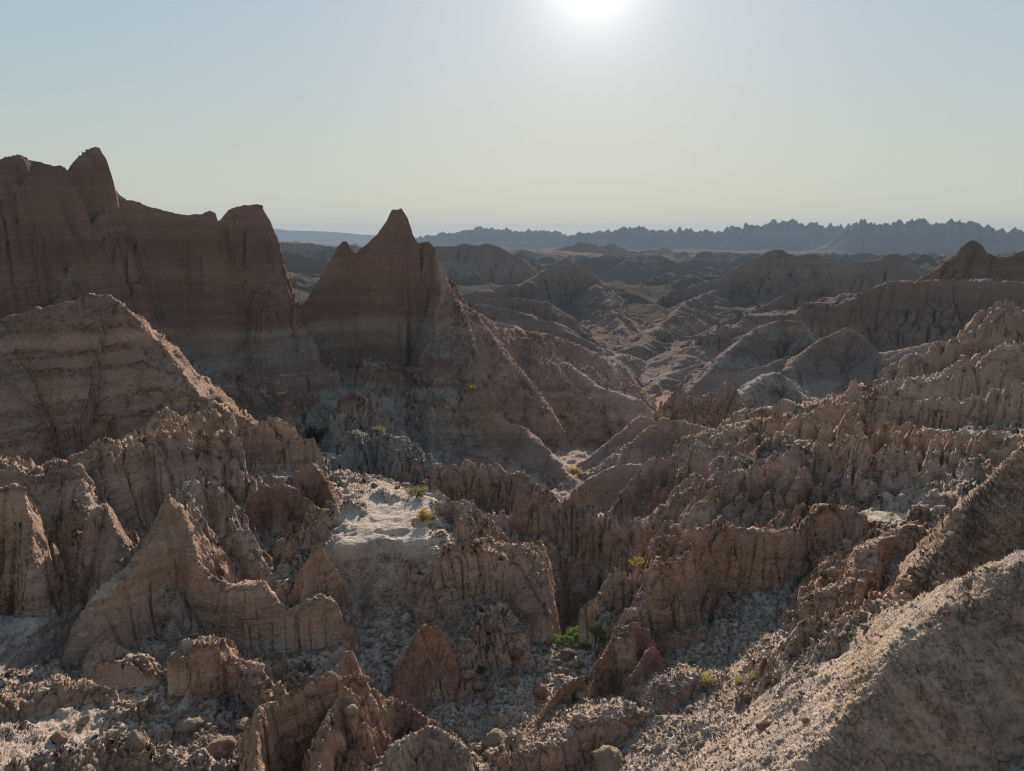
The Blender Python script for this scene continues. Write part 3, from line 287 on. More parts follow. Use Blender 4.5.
def _cl(px, py, r, rx, ry, amp, cell, rot=0.3):
    x, y, z = at(px, py, r); return (x, y, z, rx, ry, amp, cell, rot)
CLUSTERS = [
    _cl(530, 530, 22.5, 2.6, 3, 1.2, .7), _cl(480, 485, 24, 3, 2.4, 1.0, .8), _cl(385, 465, 33, 5, 4, 1.0, 1.2),
    _cl(600, 545, 23, 2.5, 3, 1.4, .8), _cl(660, 580, 19.5, 2.5, 2.5, .9, .6), _cl(770, 500, 24.5, 5, 3.5, 1.2, .9), _cl(850, 485, 27.5, 6, 4, 1.4, 1.0),
    _cl(960, 475, 29, 6, 4, 1.4, 1.1), _cl(800, 440, 43, 8, 7, 1.6, 1.6), _cl(920, 425, 42, 10, 6, 1.6, 1.6), _cl(950, 350, 60, 12, 6, 1.5, 2.0),
    _cl(300, 405, 60, 12, 8, 1.8, 2.2), _cl(400, 420, 58, 7, 6, 1.2, 2), _cl(240, 450, 29, 6, 4, 1.0, 1.1), _cl(130, 465, 25, 4, 3, .9, .9),
    _cl(700, 470, 37, 6, 6, 1.2, 1.3), _cl(640, 450, 58, 6, 6, .8, 1.6), _cl(250, 550, 21.5, 3, 2.5, .8, .7),
]


FLATS = [(428, 541, 19.5, 1.25, 1.0), (397, 521, 20.5, 1.65, 2.9), (886, 518, 22.2, .9, .7), (558, 652, 16.9, 1.3, .7), (275, 655, 16.6, 1.6, .7), (140, 700, 14.6, 1.2, .5)]
PITS = [  # deep clefts: picture x, y, range, half widths, depth
    (580, 592, 20.6, 1.1, 2.6, 3.2), (18, 515, 21.0, 1.3, 1.6, 1.5), (76, 620, 17.6, .45, 2.0, .8), (80, 660, 16.2, .3, 1.2, .5), (312, 432, 56, 2.0, 4, 2.5), (355, 424, 59, 1.6, 4, 2.5), (270, 425, 58, 1.6, 4, 2.),
    (655, 505, 30, 1.0, 3, 1.8), (715, 535, 26, 1.0, 2.5, 1.5), (632, 512, 38, 1.0, 3, 1.5), (612, 470, 55, 2.0, 5, 2.0), (840, 442, 42, 2, 3, 1.5), (790, 430, 48, 2, 3, 1.5)]
# ------------------------------------------------------------------ terrain evaluation
def evaluate(x, y, full=True):
    """height, owner, colour, roughness, sandiness at plan points"""
    r = np.sqrt(x * x + y * y)
    H = base_height(x, y)
    # roll, gullies and clods of the open ground; each size only where it is big enough to see
    for i in range(14):
        lam = 0.2 * 1.9 ** i
        m = (lam / r > 0.004) & (lam / r < 0.35)
        if not m.any(): continue
        idx = np.nonzero(m)[0]
        q = lam / r[idx]
        w = sstep(0.004, 0.012, q) * (1 - sstep(0.12, 0.35, q))
        n = noise2(x[idx] / lam + 3.1 * i, y[idx] / lam - 7.7 * i, i + 1)
        rr = r[idx]
        amp = .05 - .025 * sstep(30, 60, rr) * (1 - 0.75 * sstep(1300, 2500, rr))
        far_ = sstep(50, 90, rr)
        H[idx] += amp * lam * w * (np.abs(n) * 2 - .5) * (1 - 2 * far_) * (1 - .6 * far_)
    far = np.nonzero((r > 95) & (r < 2600))[0]
    if len(far):
        rr = r[far]; xx = x[far]; yy = y[far]
        wx = xx + 25 * noise2(xx / 60, yy / 60, 40); wy = yy + 25 * noise2(xx / 60, yy / 60, 41)
        n1 = 1 - np.abs(noise2(wx / 140, wy / 140, 42)) * 2
        n2 = 1 - np.abs(noise2(wx / 55, wy / 55, 43)) * 2
        n3 = 1 - np.abs(noise2(wx / 20, wy / 20, 44)) * 2
        w = sstep(95, 170, rr) * (1 - .9 * sstep(1000, 1900, rr))
        hh = w * (.45 + .55 * sstep(350, 600, rr)) * np.clip(15 * n1 + 10 * n2 + 2.0 * n3 - 12, -10, 60)
        H[far] = np.minimum(H[far] + hh, -9 + .12 * hh)
    pts_ = [at(*c[:3]) + (c[3], c[2]) for c in CHANNEL]
    for a_, b_ in zip(pts_[:-1], pts_[1:]):
        ex, ey = b_[0] - a_[0], b_[1] - a_[1]; l2 = ex * ex + ey * ey
        t_ = np.clip(((x - a_[0]) * ex + (y - a_[1]) * ey) / l2, 0, 1)
        dd = np.hypot(x - a_[0] - t_ * ex, y - a_[1] - t_ * ey) / (.035 * (a_[4] + t_ * (b_[4] - a_[4])))
        H -= (a_[3] + t_ * (b_[3] - a_[3])) * np.clip(1 - dd, 0, 1) ** 1.3 * .6
    for px_, py_, pr_, rx_, ry_, dp_ in PITS:
        a_ = at(px_, py_, pr_)
        e_ = ((x - a_[0]) / rx_) ** 2 + ((y - a_[1]) / ry_) ** 2
        H -= dp_ * np.exp(-e_ * e_)
    col = np.empty(x.shape + (3,), f32)
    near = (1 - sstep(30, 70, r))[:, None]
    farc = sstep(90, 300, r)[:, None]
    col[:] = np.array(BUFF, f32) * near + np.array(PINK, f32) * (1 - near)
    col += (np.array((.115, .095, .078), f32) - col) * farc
    rough = np.ones(x.shape, f32); sand = np.full(x.shape, .9, f32)
    sand -= .8 * sstep(40, 100, r)
    own = np.full(x.shape, -1, np.int16)
    strw = np.full(x.shape, .15, f32)
    for fi, fo in enumerate(FORMS):
        P = fo['P']; L = fo['flute'][1]; fa = fo['flute'][0]
        bb0 = P[:, :2].min(0); bb1 = P[:, :2].max(0)
        zt = P[:, 2].max() + fo['jag'][0]
        zb = base_height(np.array(P[:, 0], f32), np.array(P[:, 1], f32)).min() - 3.0 - fo['extra']
        reach = max(np.interp(zt - zb, fo['pf'][1], fo['pf'][0]), np.interp(zt - zb, fo['pb'][1], fo['pb'][0])) + fa * 2 + L
        idx = np.nonzero((x > bb0[0] - reach) & (x < bb1[0] + reach) & (y > bb0[1] - reach) & (y < bb1[1] + reach))[0]
        if not len(idx): continue
        xs = x[idx]; ys = y[idx]; sd = fo['seed']
        wa = fo['warp'] * L
        wx = xs + wa * noise2(xs / (1.3 * L), ys / (1.3 * L), sd); wy = ys + wa * noise2(xs / (1.3 * L) + 9, ys / (1.3 * L), sd + 1)
        d = np.full(xs.shape, 1e9, f32); s = np.zeros(xs.shape, f32); zc = np.zeros(xs.shape, f32); sg = np.zeros(xs.shape, f32)
        acc = 0.0
        for a, b in zip(P[:-1], P[1:]):
            ex, ey = b[0] - a[0], b[1] - a[1]; ll = math.hypot(ex, ey) + 1e-6
            qx = wx - a[0]; qy = wy - a[1]
            t = np.clip((qx * ex + qy * ey) / (ll * ll), 0, 1)
            ox = qx - t * ex; oy = qy - t * ey
            dd = np.sqrt(ox * ox + oy * oy)
            m = dd < d
            cr = (ex * oy - ey * ox) / (ll * (dd + 1e-4))
            d = np.where(m, dd, d); s = np.where(m, acc + t * ll, s); zc = np.where(m, a[2] + t * (b[2] - a[2]), zc); sg = np.where(m, cr, sg)
            acc += ll
        m = d < reach
        idx = idx[m]; xs = xs[m]; ys = ys[m]; d = d[m]; s = s[m]; zc = zc[m]; sg = sg[m]
        if not len(idx): continue
        d = np.maximum(d - fo['flat'] * (.6 + .8 * noise2(s / (1.7 * L), s * 0, sd + 12)), 0)
        # upright columns: rounded faces parted by sharp cracks
        fl = np.abs(noise2(xs / L, ys / L, sd + 2)) * 1.3 + .55 * np.abs(noise2(xs / (L * .42), ys / (L * .42), sd + 3)) + .22 * np.abs(noise2(xs / (L * .17), ys / (L * .17), sd + 4))
        fade = np.clip(d / (fa * 1.2 + 1e-3), 0, 1)
        d2 = np.maximum(d + fa * (.75 - 1.1 * fl) * fade, 0)
        d2 = np.sqrt(d2 * d2 + fo['soft'] ** 2) - fo['soft']
        ck = noise2(xs / (L * .75) + 11, ys / (L * .75), sd + 10); ck2 = noise2(xs / (L * .3) + 3, ys / (L * .3), sd + 11)
        d2 = d2 + fo['crk'] * fade * fa * (.9 * (1 - sstep(.0, .075, np.abs(ck))) + .35 * (1 - sstep(.0, .09, np.abs(ck2))))
        wf = sstep(-.6, .6, -sg)
        drop = np.interp(d2, *fo['pf']).astype(f32) * wf + np.interp(d2, *fo['pb']).astype(f32) * (1 - wf)
        ra, rl = fo['rill']
        if ra:
            n = noise2(s / rl + .5 * noise2(xs / rl, ys / rl, sd + 6), d / (7 * rl) + sd, sd + 5)
            n2 = noise2(s / (rl * .37) + .5 * n, d / (4 * rl) + sd, sd + 7)
            drop += ra * sstep(0, rl * 2.5, d) * ((1 - np.abs(n) * 2) + .4 * (1 - np.abs(n2) * 2))
        ja, jl = fo['jag']
        if ja:
            jn = .75 * noise2(s / (1.4 * jl), np.full_like(s, sd), sd + 8) + .4 * noise2(s / (jl * .5), np.full_like(s, sd), sd + 9) + .12 * noise2(s / (jl * .17), np.full_like(s, sd), sd + 9)
            if fo['name'] == 'hills':   # sharp little teeth
                rj = lambda q, o: 1 - 2 * np.abs(noise2(s / q, np.full_like(s, sd + o), sd + 8))
                jn = (.5 * rj(jl * 2.2, 0) + .38 * rj(jl * .8, 5) + .2 * rj(jl * .3, 9)) * (.55 + .9 * np.abs(noise2(s / (jl * 5), s * 0 + sd, sd + 9)))
            zc = zc + ja * jn * np.exp(-d / (1.2 * jl if fo['name'] == 'hills' else 3 * jl))
        h = zc - drop
        if fo['clip']:
            ca, cb, cs = fo['clip']; ca = at(*ca); cb = at(*cb); ll = math.hypot(cb[0] - ca[0], cb[1] - ca[1])
            h = h - cs * np.maximum(-((xs - ca[0]) * (cb[1] - ca[1]) - (ys - ca[1]) * (cb[0] - ca[0])) / ll, 0)
        if fo['cell']:
            # separate columns of unequal height with dark cracks between them
            cs_, ca_ = fo['cell']
            f1, f2, cr = worley2(xs / cs_ + .3 * noise2(xs / cs_, ys / cs_, sd + 20), ys / cs_ + .3 * noise2(xs / cs_ + 4, ys / cs_, sd + 21), sd)
            g1, g2, gr = worley2(xs / (cs_ * .4) + 3, ys / (cs_ * .4), sd + 1)
            h = h - ca_ * (.85 * cr * cr + .5 * (1 - sstep(0, .2, f2 - f1)) + .75 * f1 * f1 + .08 * gr + .12 * (1 - sstep(0, .25, g2 - g1)))
        if fo['strata']:
            # layered ledges, level across the whole place
            st = L * .9
            ph = h / st + .25 * noise2(xs / (6 * L), ys / (6 * L), 77)
            h = h - fo['strata'] * st * .16 * np.sin(2 * np.pi * ph) * sstep(0, 1.2 * L, d) - fo['strata'] * st * .07 * np.sin(2 * np.pi * ph * 2.7 + 1) * sstep(0, .5 * L, d)
        Ho = H[idx]; k = fo['k']
        t = np.clip(.5 + .5 * (h - Ho) / k, 0, 1)
        H[idx] = Ho + (h - Ho) * t + k * t * (1 - t)
        own[idx[h > Ho]] = fi
        tc = t[:, None]
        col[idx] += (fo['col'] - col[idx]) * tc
        rough[idx] += (fo['rough'] - rough[idx]) * t
        sand[idx] += (fo['sand'] - sand[idx]) * t
        strw[idx] += (1 - strw[idx]) * t
    for (cx_, cy_, cz_, rx, ry, amp, cell, rot) in CLUSTERS:
        R = max(rx, ry)
        idx = np.nonzero((np.abs(x - cx_) < R) & (np.abs(y - cy_) < R))[0]
        if not len(idx): continue
        xs = x[idx]; ys = y[idx]
        ca, sa = math.cos(rot), math.sin(rot)
        lx = (xs - cx_) * ca + (ys - cy_) * sa; ly = -(xs - cx_) * sa + (ys - cy_) * ca
        e = np.sqrt((lx / rx) ** 2 + (ly / ry) ** 2)
        m = e < 1
        idx = idx[m]; xs = xs[m]; ys = ys[m]; lx = lx[m]; ly = ly[m]; e = e[m]
        if not len(idx): continue
        mask = sstep(1, .55, e)
        qx = lx / cell + .35 * noise2(xs / cell, ys / cell, 61); qy = ly / (cell * .62) + .35 * noise2(xs / cell + 5, ys / cell, 62)
        f1, f2, cr = worley2(qx, qy, 3)
        col_h = (.35 + .65 * cr) * sstep(0, .4, f2 - f1) - .45 * f1 * f1
        g1, g2, gr = worley2(qx * 2.3 + 7, qy * 2.3, 4)
        col_h = col_h + .14 * ((.3 + .7 * gr) * sstep(0, .35, g2 - g1) - .3 * g1 * g1)
        H[idx] += mask * amp * .6 * (col_h - .25)
    for px_, py_, pr_, rx_, ry_ in FLATS:
        # level patches of dried silt
        a_ = at(px_, py_, pr_)
        m_ = (np.abs(x - a_[0]) < rx_ * 1.6) & (np.abs(y - a_[1]) < ry_ * 1.6) & (H - a_[2] < .7) & (H - a_[2] > -.4)
        ii = np.nonzero(m_)[0]
        if not len(ii): continue
        e_ = np.sqrt(((x[ii] - a_[0]) / rx_) ** 2 + ((y[ii] - a_[1]) / ry_) ** 2) + .45 * noise2(x[ii] / .9, y[ii] / .9, 63) + .2 * noise2(x[ii] / .3, y[ii] / .3, 64)
        t_ = sstep(1.05, .75, e_) * sstep(-.4, -.12, H[ii] - a_[2])
        H[ii] += (a_[2] + .05 * noise2(x[ii] / .7, y[ii] / .7, 65) - H[ii]) * t_
        own[ii[t_ > .5]] = -1
        rough[ii] += (.25 - rough[ii]) * t_; sand[ii] += (1.1 - sand[ii]) * t_; strw[ii] *= 1 - t_
        col[ii] += (PALE - col[ii]) * t_[:, None]
    return H, own, col, rough, sand, strw

def threaded(fn, n, chunks=16):
    cuts = np.linspace(0, n, chunks + 1).astype(int)
    with ThreadPoolExecutor(4) as ex:
        return list(ex.map(lambda ab: fn(ab[0], ab[1]), zip(cuts[:-1], cuts[1:])))

# ---- polar grid round the viewpoint, finer where the land is steep
QUAL = 1.0
NA, NR = int(1340 * QUAL), int(2350 * QUAL)
az_in = np.linspace(-math.radians(45), math.radians(45), NA)
az_out = np.radians(np.r_[np.linspace(48, 312, 90)])
AZ = np.r_[az_in, az_out].astype(np.float64)
NAZ = len(AZ)
RMIN, RMAX = .5, 6000.
# pre-pass
PA = 380; PR = 3200
pa = np.linspace(-math.radians(45), math.radians(45), PA)
pr = np.exp(np.linspace(math.log(RMIN), math.log(RMAX), PR))
PX = (np.sin(pa)[:, None] * pr).astype(f32).ravel(); PY = (np.cos(pa)[:, None] * pr).astype(f32).ravel()
zz = np.concatenate([o[0] for o in threaded(lambda a, b: evaluate(PX[a:b], PY[a:b]), len(PX))]).reshape(PA, PR)
el = np.arctan2(zz, pr[None, :])
vis = el >= np.maximum.accumulate(el, axis=1) - .004
de = np.abs(np.diff(el, axis=1)); vis = vis[:, 1:]
dl = math.log(RMAX / RMIN) / PR
dens = np.sqrt((de * np.where(vis, 1., .28)) ** 2 + (dl * .06) ** 2) + dl * .012
def blur(a, n, ax):
    c = np.cumsum(np.concatenate([np.repeat(np.take(a, [0], ax), n + 1, ax), a, np.repeat(np.take(a, [-1], ax), n, ax)], ax), ax, dtype=np.float64)
    m = c.shape[ax]
    return (np.take(c, np.arange(2 * n + 1, m), ax) - np.take(c, np.arange(0, m - 2 * n - 1), ax)) / (2 * n + 1)
for _ in range(2):
    dens = blur(dens, 2, 0); dens = blur(dens, 2, 1)
cdf = np.concatenate([np.zeros((PA, 1)), np.cumsum(dens, 1)], 1); cdf /= cdf[:, -1:]
RR = np.empty((NAZ, NR))
uq = np.linspace(0, 1, NR)
inv = np.stack([np.interp(uq, cdf[i], np.log(pr)) for i in range(PA)])
fi_ = np.interp(AZ[:NA], pa, np.arange(PA)); i0 = np.clip(fi_.astype(int), 0, PA - 2); tt = (fi_ - i0)[:, None]
RR[:NA] = np.exp(inv[i0] * (1 - tt) + inv[i0 + 1] * tt)
for k in range(len(az_out)):
    t = k / (len(az_out) - 1)
    RR[NA + k] = np.exp(inv[-1] * (1 - t) + inv[0] * t)
GX = (np.sin(AZ)[:, None] * RR).astype(f32); GY = (np.cos(AZ)[:, None] * RR).astype(f32)
fx, fy = GX.ravel(), GY.ravel()
res = threaded(lambda a, b: evaluate(fx[a:b], fy[a:b]), len(fx), 32)
H = np.concatenate([o[0] for o in res]); OWN = np.concatenate([o[1] for o in res]); COL = np.concatenate([o[2] for o in res])
ROUGH = np.concatenate([o[3] for o in res]); SAND = np.concatenate([o[4] for o in res]); STRW = np.concatenate([o[5] for o in res])
del res
print('terrain heights', time.time() - T0)
# ---- cracks that cut the rock
def crack(px, y0, y1, r0, r1, half):
    a0 = math.atan2(*at(px, y0, 50)[:2]); zb = at(px, y1, (r0 + r1) / 2)[2]
    r = np.sqrt(fx * fx + fy * fy); az = np.arctan2(fx, fy)
    m = (np.abs(az - a0 - .0006 * np.sin(r * 5)) < half) & (r > r0) & (r < r1) & (H > zb)
    H[m] = zb
crack(421, 248, 272, 81.5, 83.55, .0013)

POS = np.stack([fx, fy, H], -1).reshape(NAZ, NR, 3)
def normals(Pg):
    a = np.empty_like(Pg); a[1:-1] = Pg[2:] - Pg[:-2]; a[0] = Pg[1] - Pg[0]; a[-1] = Pg[-1] - Pg[-2]
    b = np.empty_like(Pg); b[:, 1:-1] = Pg[:, 2:] - Pg[:, :-2]; b[:, 0] = Pg[:, 1] - Pg[:, 0]; b[:, -1] = Pg[:, -1] - Pg[:, -2]
    n = np.cross(a, b)
    n /= np.linalg.norm(n, axis=-1, keepdims=True) + 1e-9
    return n.astype(f32)
NRM = normals(POS)
# ---- lumps, ledges and hollows pushed along the surface normal
def bump(a, b):
    p = POS.reshape(-1, 3)[a:b]; n = NRM.reshape(-1, 3)[a:b]
    r = np.sqrt(p[:, 0] ** 2 + p[:, 1] ** 2); steep = sstep(.9, .5, n[:, 2])
    disp = np.zeros(len(p), f32)
    for i in range(10):
        lam = .09 * 1.9 ** i
        q = lam / np.maximum(r, 1)
        m = (q > .004) & (q < .07)
        idx = np.nonzero(m)[0]
        if not len(idx): continue
        w = sstep(.004, .010, q[idx]) * (1 - sstep(.03, .07, q[idx])) * (1 - .45 * steep[idx])
        pp = p[idx]
        v = noise3(pp[:, 0] / lam, pp[:, 1] / lam, pp[:, 2] * (1 + 1.3 * steep[idx]) / lam, i + 20)
        lump = np.abs(v) * 2 - .45
        disp[idx] += lam * (.14 + .07 * (q[idx] < .016)) * w * (lump * (1 - .5 * steep[idx]) + .5 * v * steep[idx])
    # clods of popcorn clay on the gentler ground
    for lam, r0, r1 in ((.11, 5, 20), (.26, 6, 38), (.6, 14, 75)):
        idx = np.nonzero((r > r0 * .7) & (r < r1) & (steep < .95))[0]
        if not len(idx): continue
        pp = p[idx]; rr = r[idx]
        wx = pp[:, 0] / lam + .3 * noise2(pp[:, 0] / lam, pp[:, 1] / lam, 50); wy = pp[:, 1] / lam + .3 * noise2(pp[:, 0] / lam + 7, pp[:, 1] / lam, 51)
        f1, f2, cr = worley2(wx, wy, 9)
        dens = .5 + .9 * noise2(pp[:, 0] / (lam * 9), pp[:, 1] / (lam * 9), 52)
        bod = np.sqrt(np.clip(1 - (f1 / (.35 + .3 * cr)) ** 2, 0, 1)) * (.25 + .75 * cr * cr)
        w = sstep(r0 * .7, r0, rr) * (1 - sstep(r1 * .6, r1, rr)) * (1 - steep[idx]) * np.clip(dens, 0, 1)
        disp[idx] += lam * .42 * w * (bod - .15)
    return disp * ROUGH[a:b] * (1 - .6 * sstep(60, 130, r))
DISP = np.concatenate(threaded(bump, len(fx), 32)).reshape(NAZ, NR, 1)
POS += NRM * DISP
NRM = normals(POS)
print('lumps', time.time() - T0)
# ---- albedo: beds of clay, dust lying on level places
def paint(a, b):
    p = POS.reshape(-1, 3)[a:b]; n = NRM.reshape(-1, 3)[a:b]; c = COL[a:b].copy()
    r = np.sqrt(p[:, 0] ** 2 + p[:, 1] ** 2)
    x, y, z = p.T
    sc = np.clip(r / 40, .35, 12)
    zw = z + .35 * sc * noise2(x / (7 * sc), y / (7 * sc), 90) + .08 * sc * noise2(x / (1.1 * sc), y / (1.1 * sc), 89)
    bed = noise2(zw / (1.9 * sc), zw * 0 + 3.3, 91) * .6 + noise2(zw / (.55 * sc), zw * 0 + 8.1, 92) * .35 + noise2(zw / (.2 * sc), zw * 0 + 1.7, 93) * .25
    bed = bed * (.65 + .6 * noise2(x / (4 * sc), y / (4 * sc), 99))
    hue = noise2(zw / (2.7 * sc) + 40, zw * 0, 94)
    blot = noise2(x / (1.3 * sc), y / (1.3 * sc), 95) * .5 + noise3(x / (.4 * sc), y / (.4 * sc), z / (.4 * sc), 96) * .5
    s = STRW[a:b]
    # the beds of the tall left-hand wall and spire: brown over grey over dark red over grey
    bm = sstep(50, 56, r) * (1 - sstep(92, 100, r)) * sstep(1.5, -2.5, np.degrees(np.arctan2(x, y)) + 3.0)
    zb = z + .25 * noise2(x / 6, y / 6, 98)
    for z0, z1, tc in ((-8.4, -8.75, (.285, .235, .20)), (-11.4, -11.7, (.245, .150, .115)), (-13.7, -14.0, GREY)):
        c += (np.array(tc, f32) - c) * (bm * sstep(z0, z1, zb) * .85)[:, None]
    c *= (1 + .30 * s * (bed + .35 * np.tanh(4 * bed)) + .14 * blot)[:, None]
    c *= 1 + np.stack([.05 * hue, -.02 * hue, -.10 * hue], -1) * s[:, None]
    dust = (1 - sstep(90, 230, r)) * sstep(.62 - .12 * sstep(.7, .9, SAND[a:b]), .95 - .07 * sstep(.7, .9, SAND[a:b]), n[:, 2]) * np.clip(SAND[a:b] + .35 * noise2(x / (2.2 * sc), y / (2.2 * sc), 97) - .1, 0, 1)
    c += (PALE - c) * (dust * .8)[:, None]
    return np.clip(c, .02, .8)
CLR = np.concatenate(threaded(paint, len(fx), 32))
print('paint', time.time() - T0)

# ------------------------------------------------------------------ materials
scene = bpy.context.scene
def clay_material():
    m = bpy.data.materials.new('clay'); m.use_nodes = True
    nt = m.node_tree; N = nt.nodes; Lk = nt.links
    bs = N['Principled BSDF']; bs.inputs['Roughness'].default_value = .95; bs.inputs['Specular IOR Level'].default_value = 0.
    at_ = N.new('ShaderNodeAttribute'); at_.attribute_name = 'Col'
    geo = N.new('ShaderNodeNewGeometry')
    n1 = N.new('ShaderNodeTexNoise'); n1.inputs['Scale'].default_value = 9; n1.inputs['Detail'].default_value = 6; n1.inputs['Roughness'].default_value = .7
    Lk.new(geo.outputs['Position'], n1.inputs['Vector'])
    mr = N.new('ShaderNodeMapRange'); mr.inputs['From Min'].default_value = .3; mr.inputs['From Max'].default_value = .7; mr.inputs['To Min'].default_value = .84; mr.inputs['To Max'].default_value = 1.16
    Lk.new(n1.outputs['Fac'], mr.inputs['Value'])
    mx = N.new('ShaderNodeVectorMath'); mx.operation = 'SCALE'
    Lk.new(at_.outputs['Color'], mx.inputs[0]); Lk.new(mr.outputs[0], mx.inputs['Scale'])
    Lk.new(mx.outputs[0], bs.inputs['Base Color'])
    vo = N.new('ShaderNodeTexVoronoi'); vo.inputs['Scale'].default_value = 14
    Lk.new(geo.outputs['Position'], vo.inputs['Vector'])
    n2 = N.new('ShaderNodeTexNoise'); n2.inputs['Scale'].default_value = 22; n2.inputs['Detail'].default_value = 5; n2.inputs['Roughness'].default_value = .65
    Lk.new(geo.outputs['Position'], n2.inputs['Vector'])
    def tex(scale, detail, rough, sc=None):
        n = N.new('ShaderNodeTexNoise'); n.inputs['Scale'].default_value = scale; n.inputs['Detail'].default_value = detail; n.inputs['Roughness'].default_value = rough
        if sc:
            mp = N.new('ShaderNodeMapping'); mp.inputs['Scale'].default_value = sc; Lk.new(geo.outputs['Position'], mp.inputs['Vector']); Lk.new(mp.outputs[0], n.inputs['Vector'])
        else: Lk.new(geo.outputs['Position'], n.inputs['Vector'])
        return n
    n3 = tex(3.0, 9, .68); n4 = tex(3.4, 5, .6, (1, 1, .16)); n5 = tex(2.4, 4, .6, (.12, .12, 1.6))
    def madd(a, k, b):
        q = N.new('ShaderNodeMath'); q.operation = 'MULTIPLY_ADD'; q.inputs[1].default_value = k; Lk.new(a, q.inputs[0])
        if b is None: q.inputs[2].default_value = 0
        else: Lk.new(b, q.inputs[2])
        return q.outputs[0]
    h = madd(vo.outputs['Distance'], .045, None); h = madd(n2.outputs['Fac'], .04, h); h = madd(n3.outputs['Fac'], .26, h); h = madd(n4.outputs['Fac'], .16, h); h = madd(n5.outputs['Fac'], .20, h)
    bu = N.new('ShaderNodeBump'); bu.inputs['Strength'].default_value = 1.0; bu.inputs['Distance'].default_value = 1.0
    Lk.new(h, bu.inputs['Height']); Lk.new(bu.outputs[0], bs.inputs['Normal'])
    return m
CLAY = clay_material()

# ------------------------------------------------------------------ terrain meshes, one object per land form
a = np.arange(NAZ); an = np.r_[a[1:], 0]
J = np.arange(NR - 1)
q00 = (a[:, None] * NR + J).ravel(); q10 = (an[:, None] * NR + J).ravel()
QUADS = np.stack([q00, q10, q10 + 1, q00 + 1], -1)
# a land form is one piece: crumbs of it cut off by other forms belong to the ground
def tidy(own2):
    n = own2.size; lab = np.arange(n, dtype=np.int32).reshape(own2.shape)
    eu = own2[1:] == own2[:-1]; el_ = own2[:, 1:] == own2[:, :-1]
    big = np.int32(n)
    for it in range(60):
        old = lab.copy()
        m = np.where(eu, np.minimum(lab[1:], lab[:-1]), big); lab[1:] = np.minimum(lab[1:], m); lab[:-1] = np.minimum(lab[:-1], m)
        m = np.where(el_, np.minimum(lab[:, 1:], lab[:, :-1]), big); lab[:, 1:] = np.minimum(lab[:, 1:], m); lab[:, :-1] = np.minimum(lab[:, :-1], m)
        f = lab.ravel()
        for _ in range(3): f = f[f]
        np.minimum.at(f, old.ravel(), f)
        f = f[f]; lab = f.reshape(own2.shape)
        if np.array_equal(old, lab): break
    f = lab.ravel(); cnt = np.bincount(f, minlength=n); o = own2.ravel().copy()
    sizes = cnt[f]
    best = np.zeros(len(FORMS) + 1, np.int64); np.maximum.at(best, o + 1, sizes)
    o[(o >= 0) & (sizes < .3 * best[o + 1])] = -1
    print('tidy passes', it)
    return o
OWN = tidy(OWN.reshape(NAZ, NR))
owner = OWN[q00]
ordr = np.argsort(owner, kind='stable'); so = owner[ordr]
PF = POS.reshape(-1, 3); NF = NRM.reshape(-1, 3)
col_root = scene.collection
def link(o): col_root.objects.link(o); return o
def make_mesh(name, verts, faces, mat, colr=None, nrm=None, origin=(0, 0, 0)):
    me = bpy.data.meshes.new(name)
    nv, nf = len(verts), len(faces); kk = faces.shape[1]
    me.vertices.add(nv); me.vertices.foreach_set('co', np.ascontiguousarray(verts - np.array(origin, f32), f32).ravel())
    me.loops.add(nf * kk); me.loops.foreach_set('vertex_index', np.ascontiguousarray(faces, np.int32).ravel())
    me.polygons.add(nf); me.polygons.foreach_set('loop_start', np.arange(0, nf * kk, kk, dtype=np.int32))
    me.polygons.foreach_set('use_smooth', np.ones(nf, bool))
    if colr is not None:
        at_ = me.attributes.new('Col', 'FLOAT_COLOR', 'POINT')
        at_.data.foreach_set('color', np.c_[colr, np.ones(nv, f32)].astype(f32).ravel())
    me.update(calc_edges=True)
    if nrm is not None: me.normals_split_custom_set_from_vertices(nrm)
    me.materials.append(mat)
    o = bpy.data.objects.new(name, me); o.location = origin
    return link(o)
def tag(o, label=None, cat=None, group=None, kind=None):
    if label: o['label'] = label
    if cat: o['category'] = cat
    if group: o['group'] = group
    if kind: o['kind'] = kind
    return o
for fi in range(-1, len(FORMS)):
    lo, hi = np.searchsorted(so, fi), np.searchsorted(so, fi, 'right')
    if hi - lo < 4: continue
    q = QUADS[ordr[lo:hi]]
    ids, invx = np.unique(q, return_inverse=True)
    fo = FORMS[fi] if fi >= 0 else dict(name='ground', label=None, cat=None, kind='structure', group=None)
    v = PF[ids]
    org = (0, 0, 0) if fi < 0 else (float(v[:, 0].mean()), float(v[:, 1].mean()), float(v[:, 2].min()))
    o = make_mesh(fo['name'], v, invx.reshape(-1, 4), CLAY, CLR[ids], NF[ids], org)
    tag(o, fo['label'], fo['cat'], fo['group'], fo['kind'])
print('meshes', time.time() - T0)

# ------------------------------------------------------------------ where the picture meets the ground
_x, _y, _z = POS[:NA, :, 0], POS[:NA, :, 1], POS[:NA, :, 2]
_r = np.sqrt(_x * _x + _y * _y); _e = _z / _r
_vis = (_e >= np.maximum.accumulate(_e, axis=1) - 1e-6) & (_r > 4)
_fw = np.maximum(_y * CP - _z * SP, .01); _up = _y * SP + _z * CP
VPX = (CX + F * _x / _fw)[_vis]; VPY = (CY - F * _up / _fw)[_vis]
VP = POS[:NA][_vis]; VN = NRM[:NA][_vis]; VR = _r[_vis]; VO = OWN.reshape(NAZ, NR)[:NA][_vis]
def hit(px, py):
    k = np.argmin((VPX - px) ** 2 + (VPY - py) ** 2)
    return VP[k], VN[k], float(VR[k])

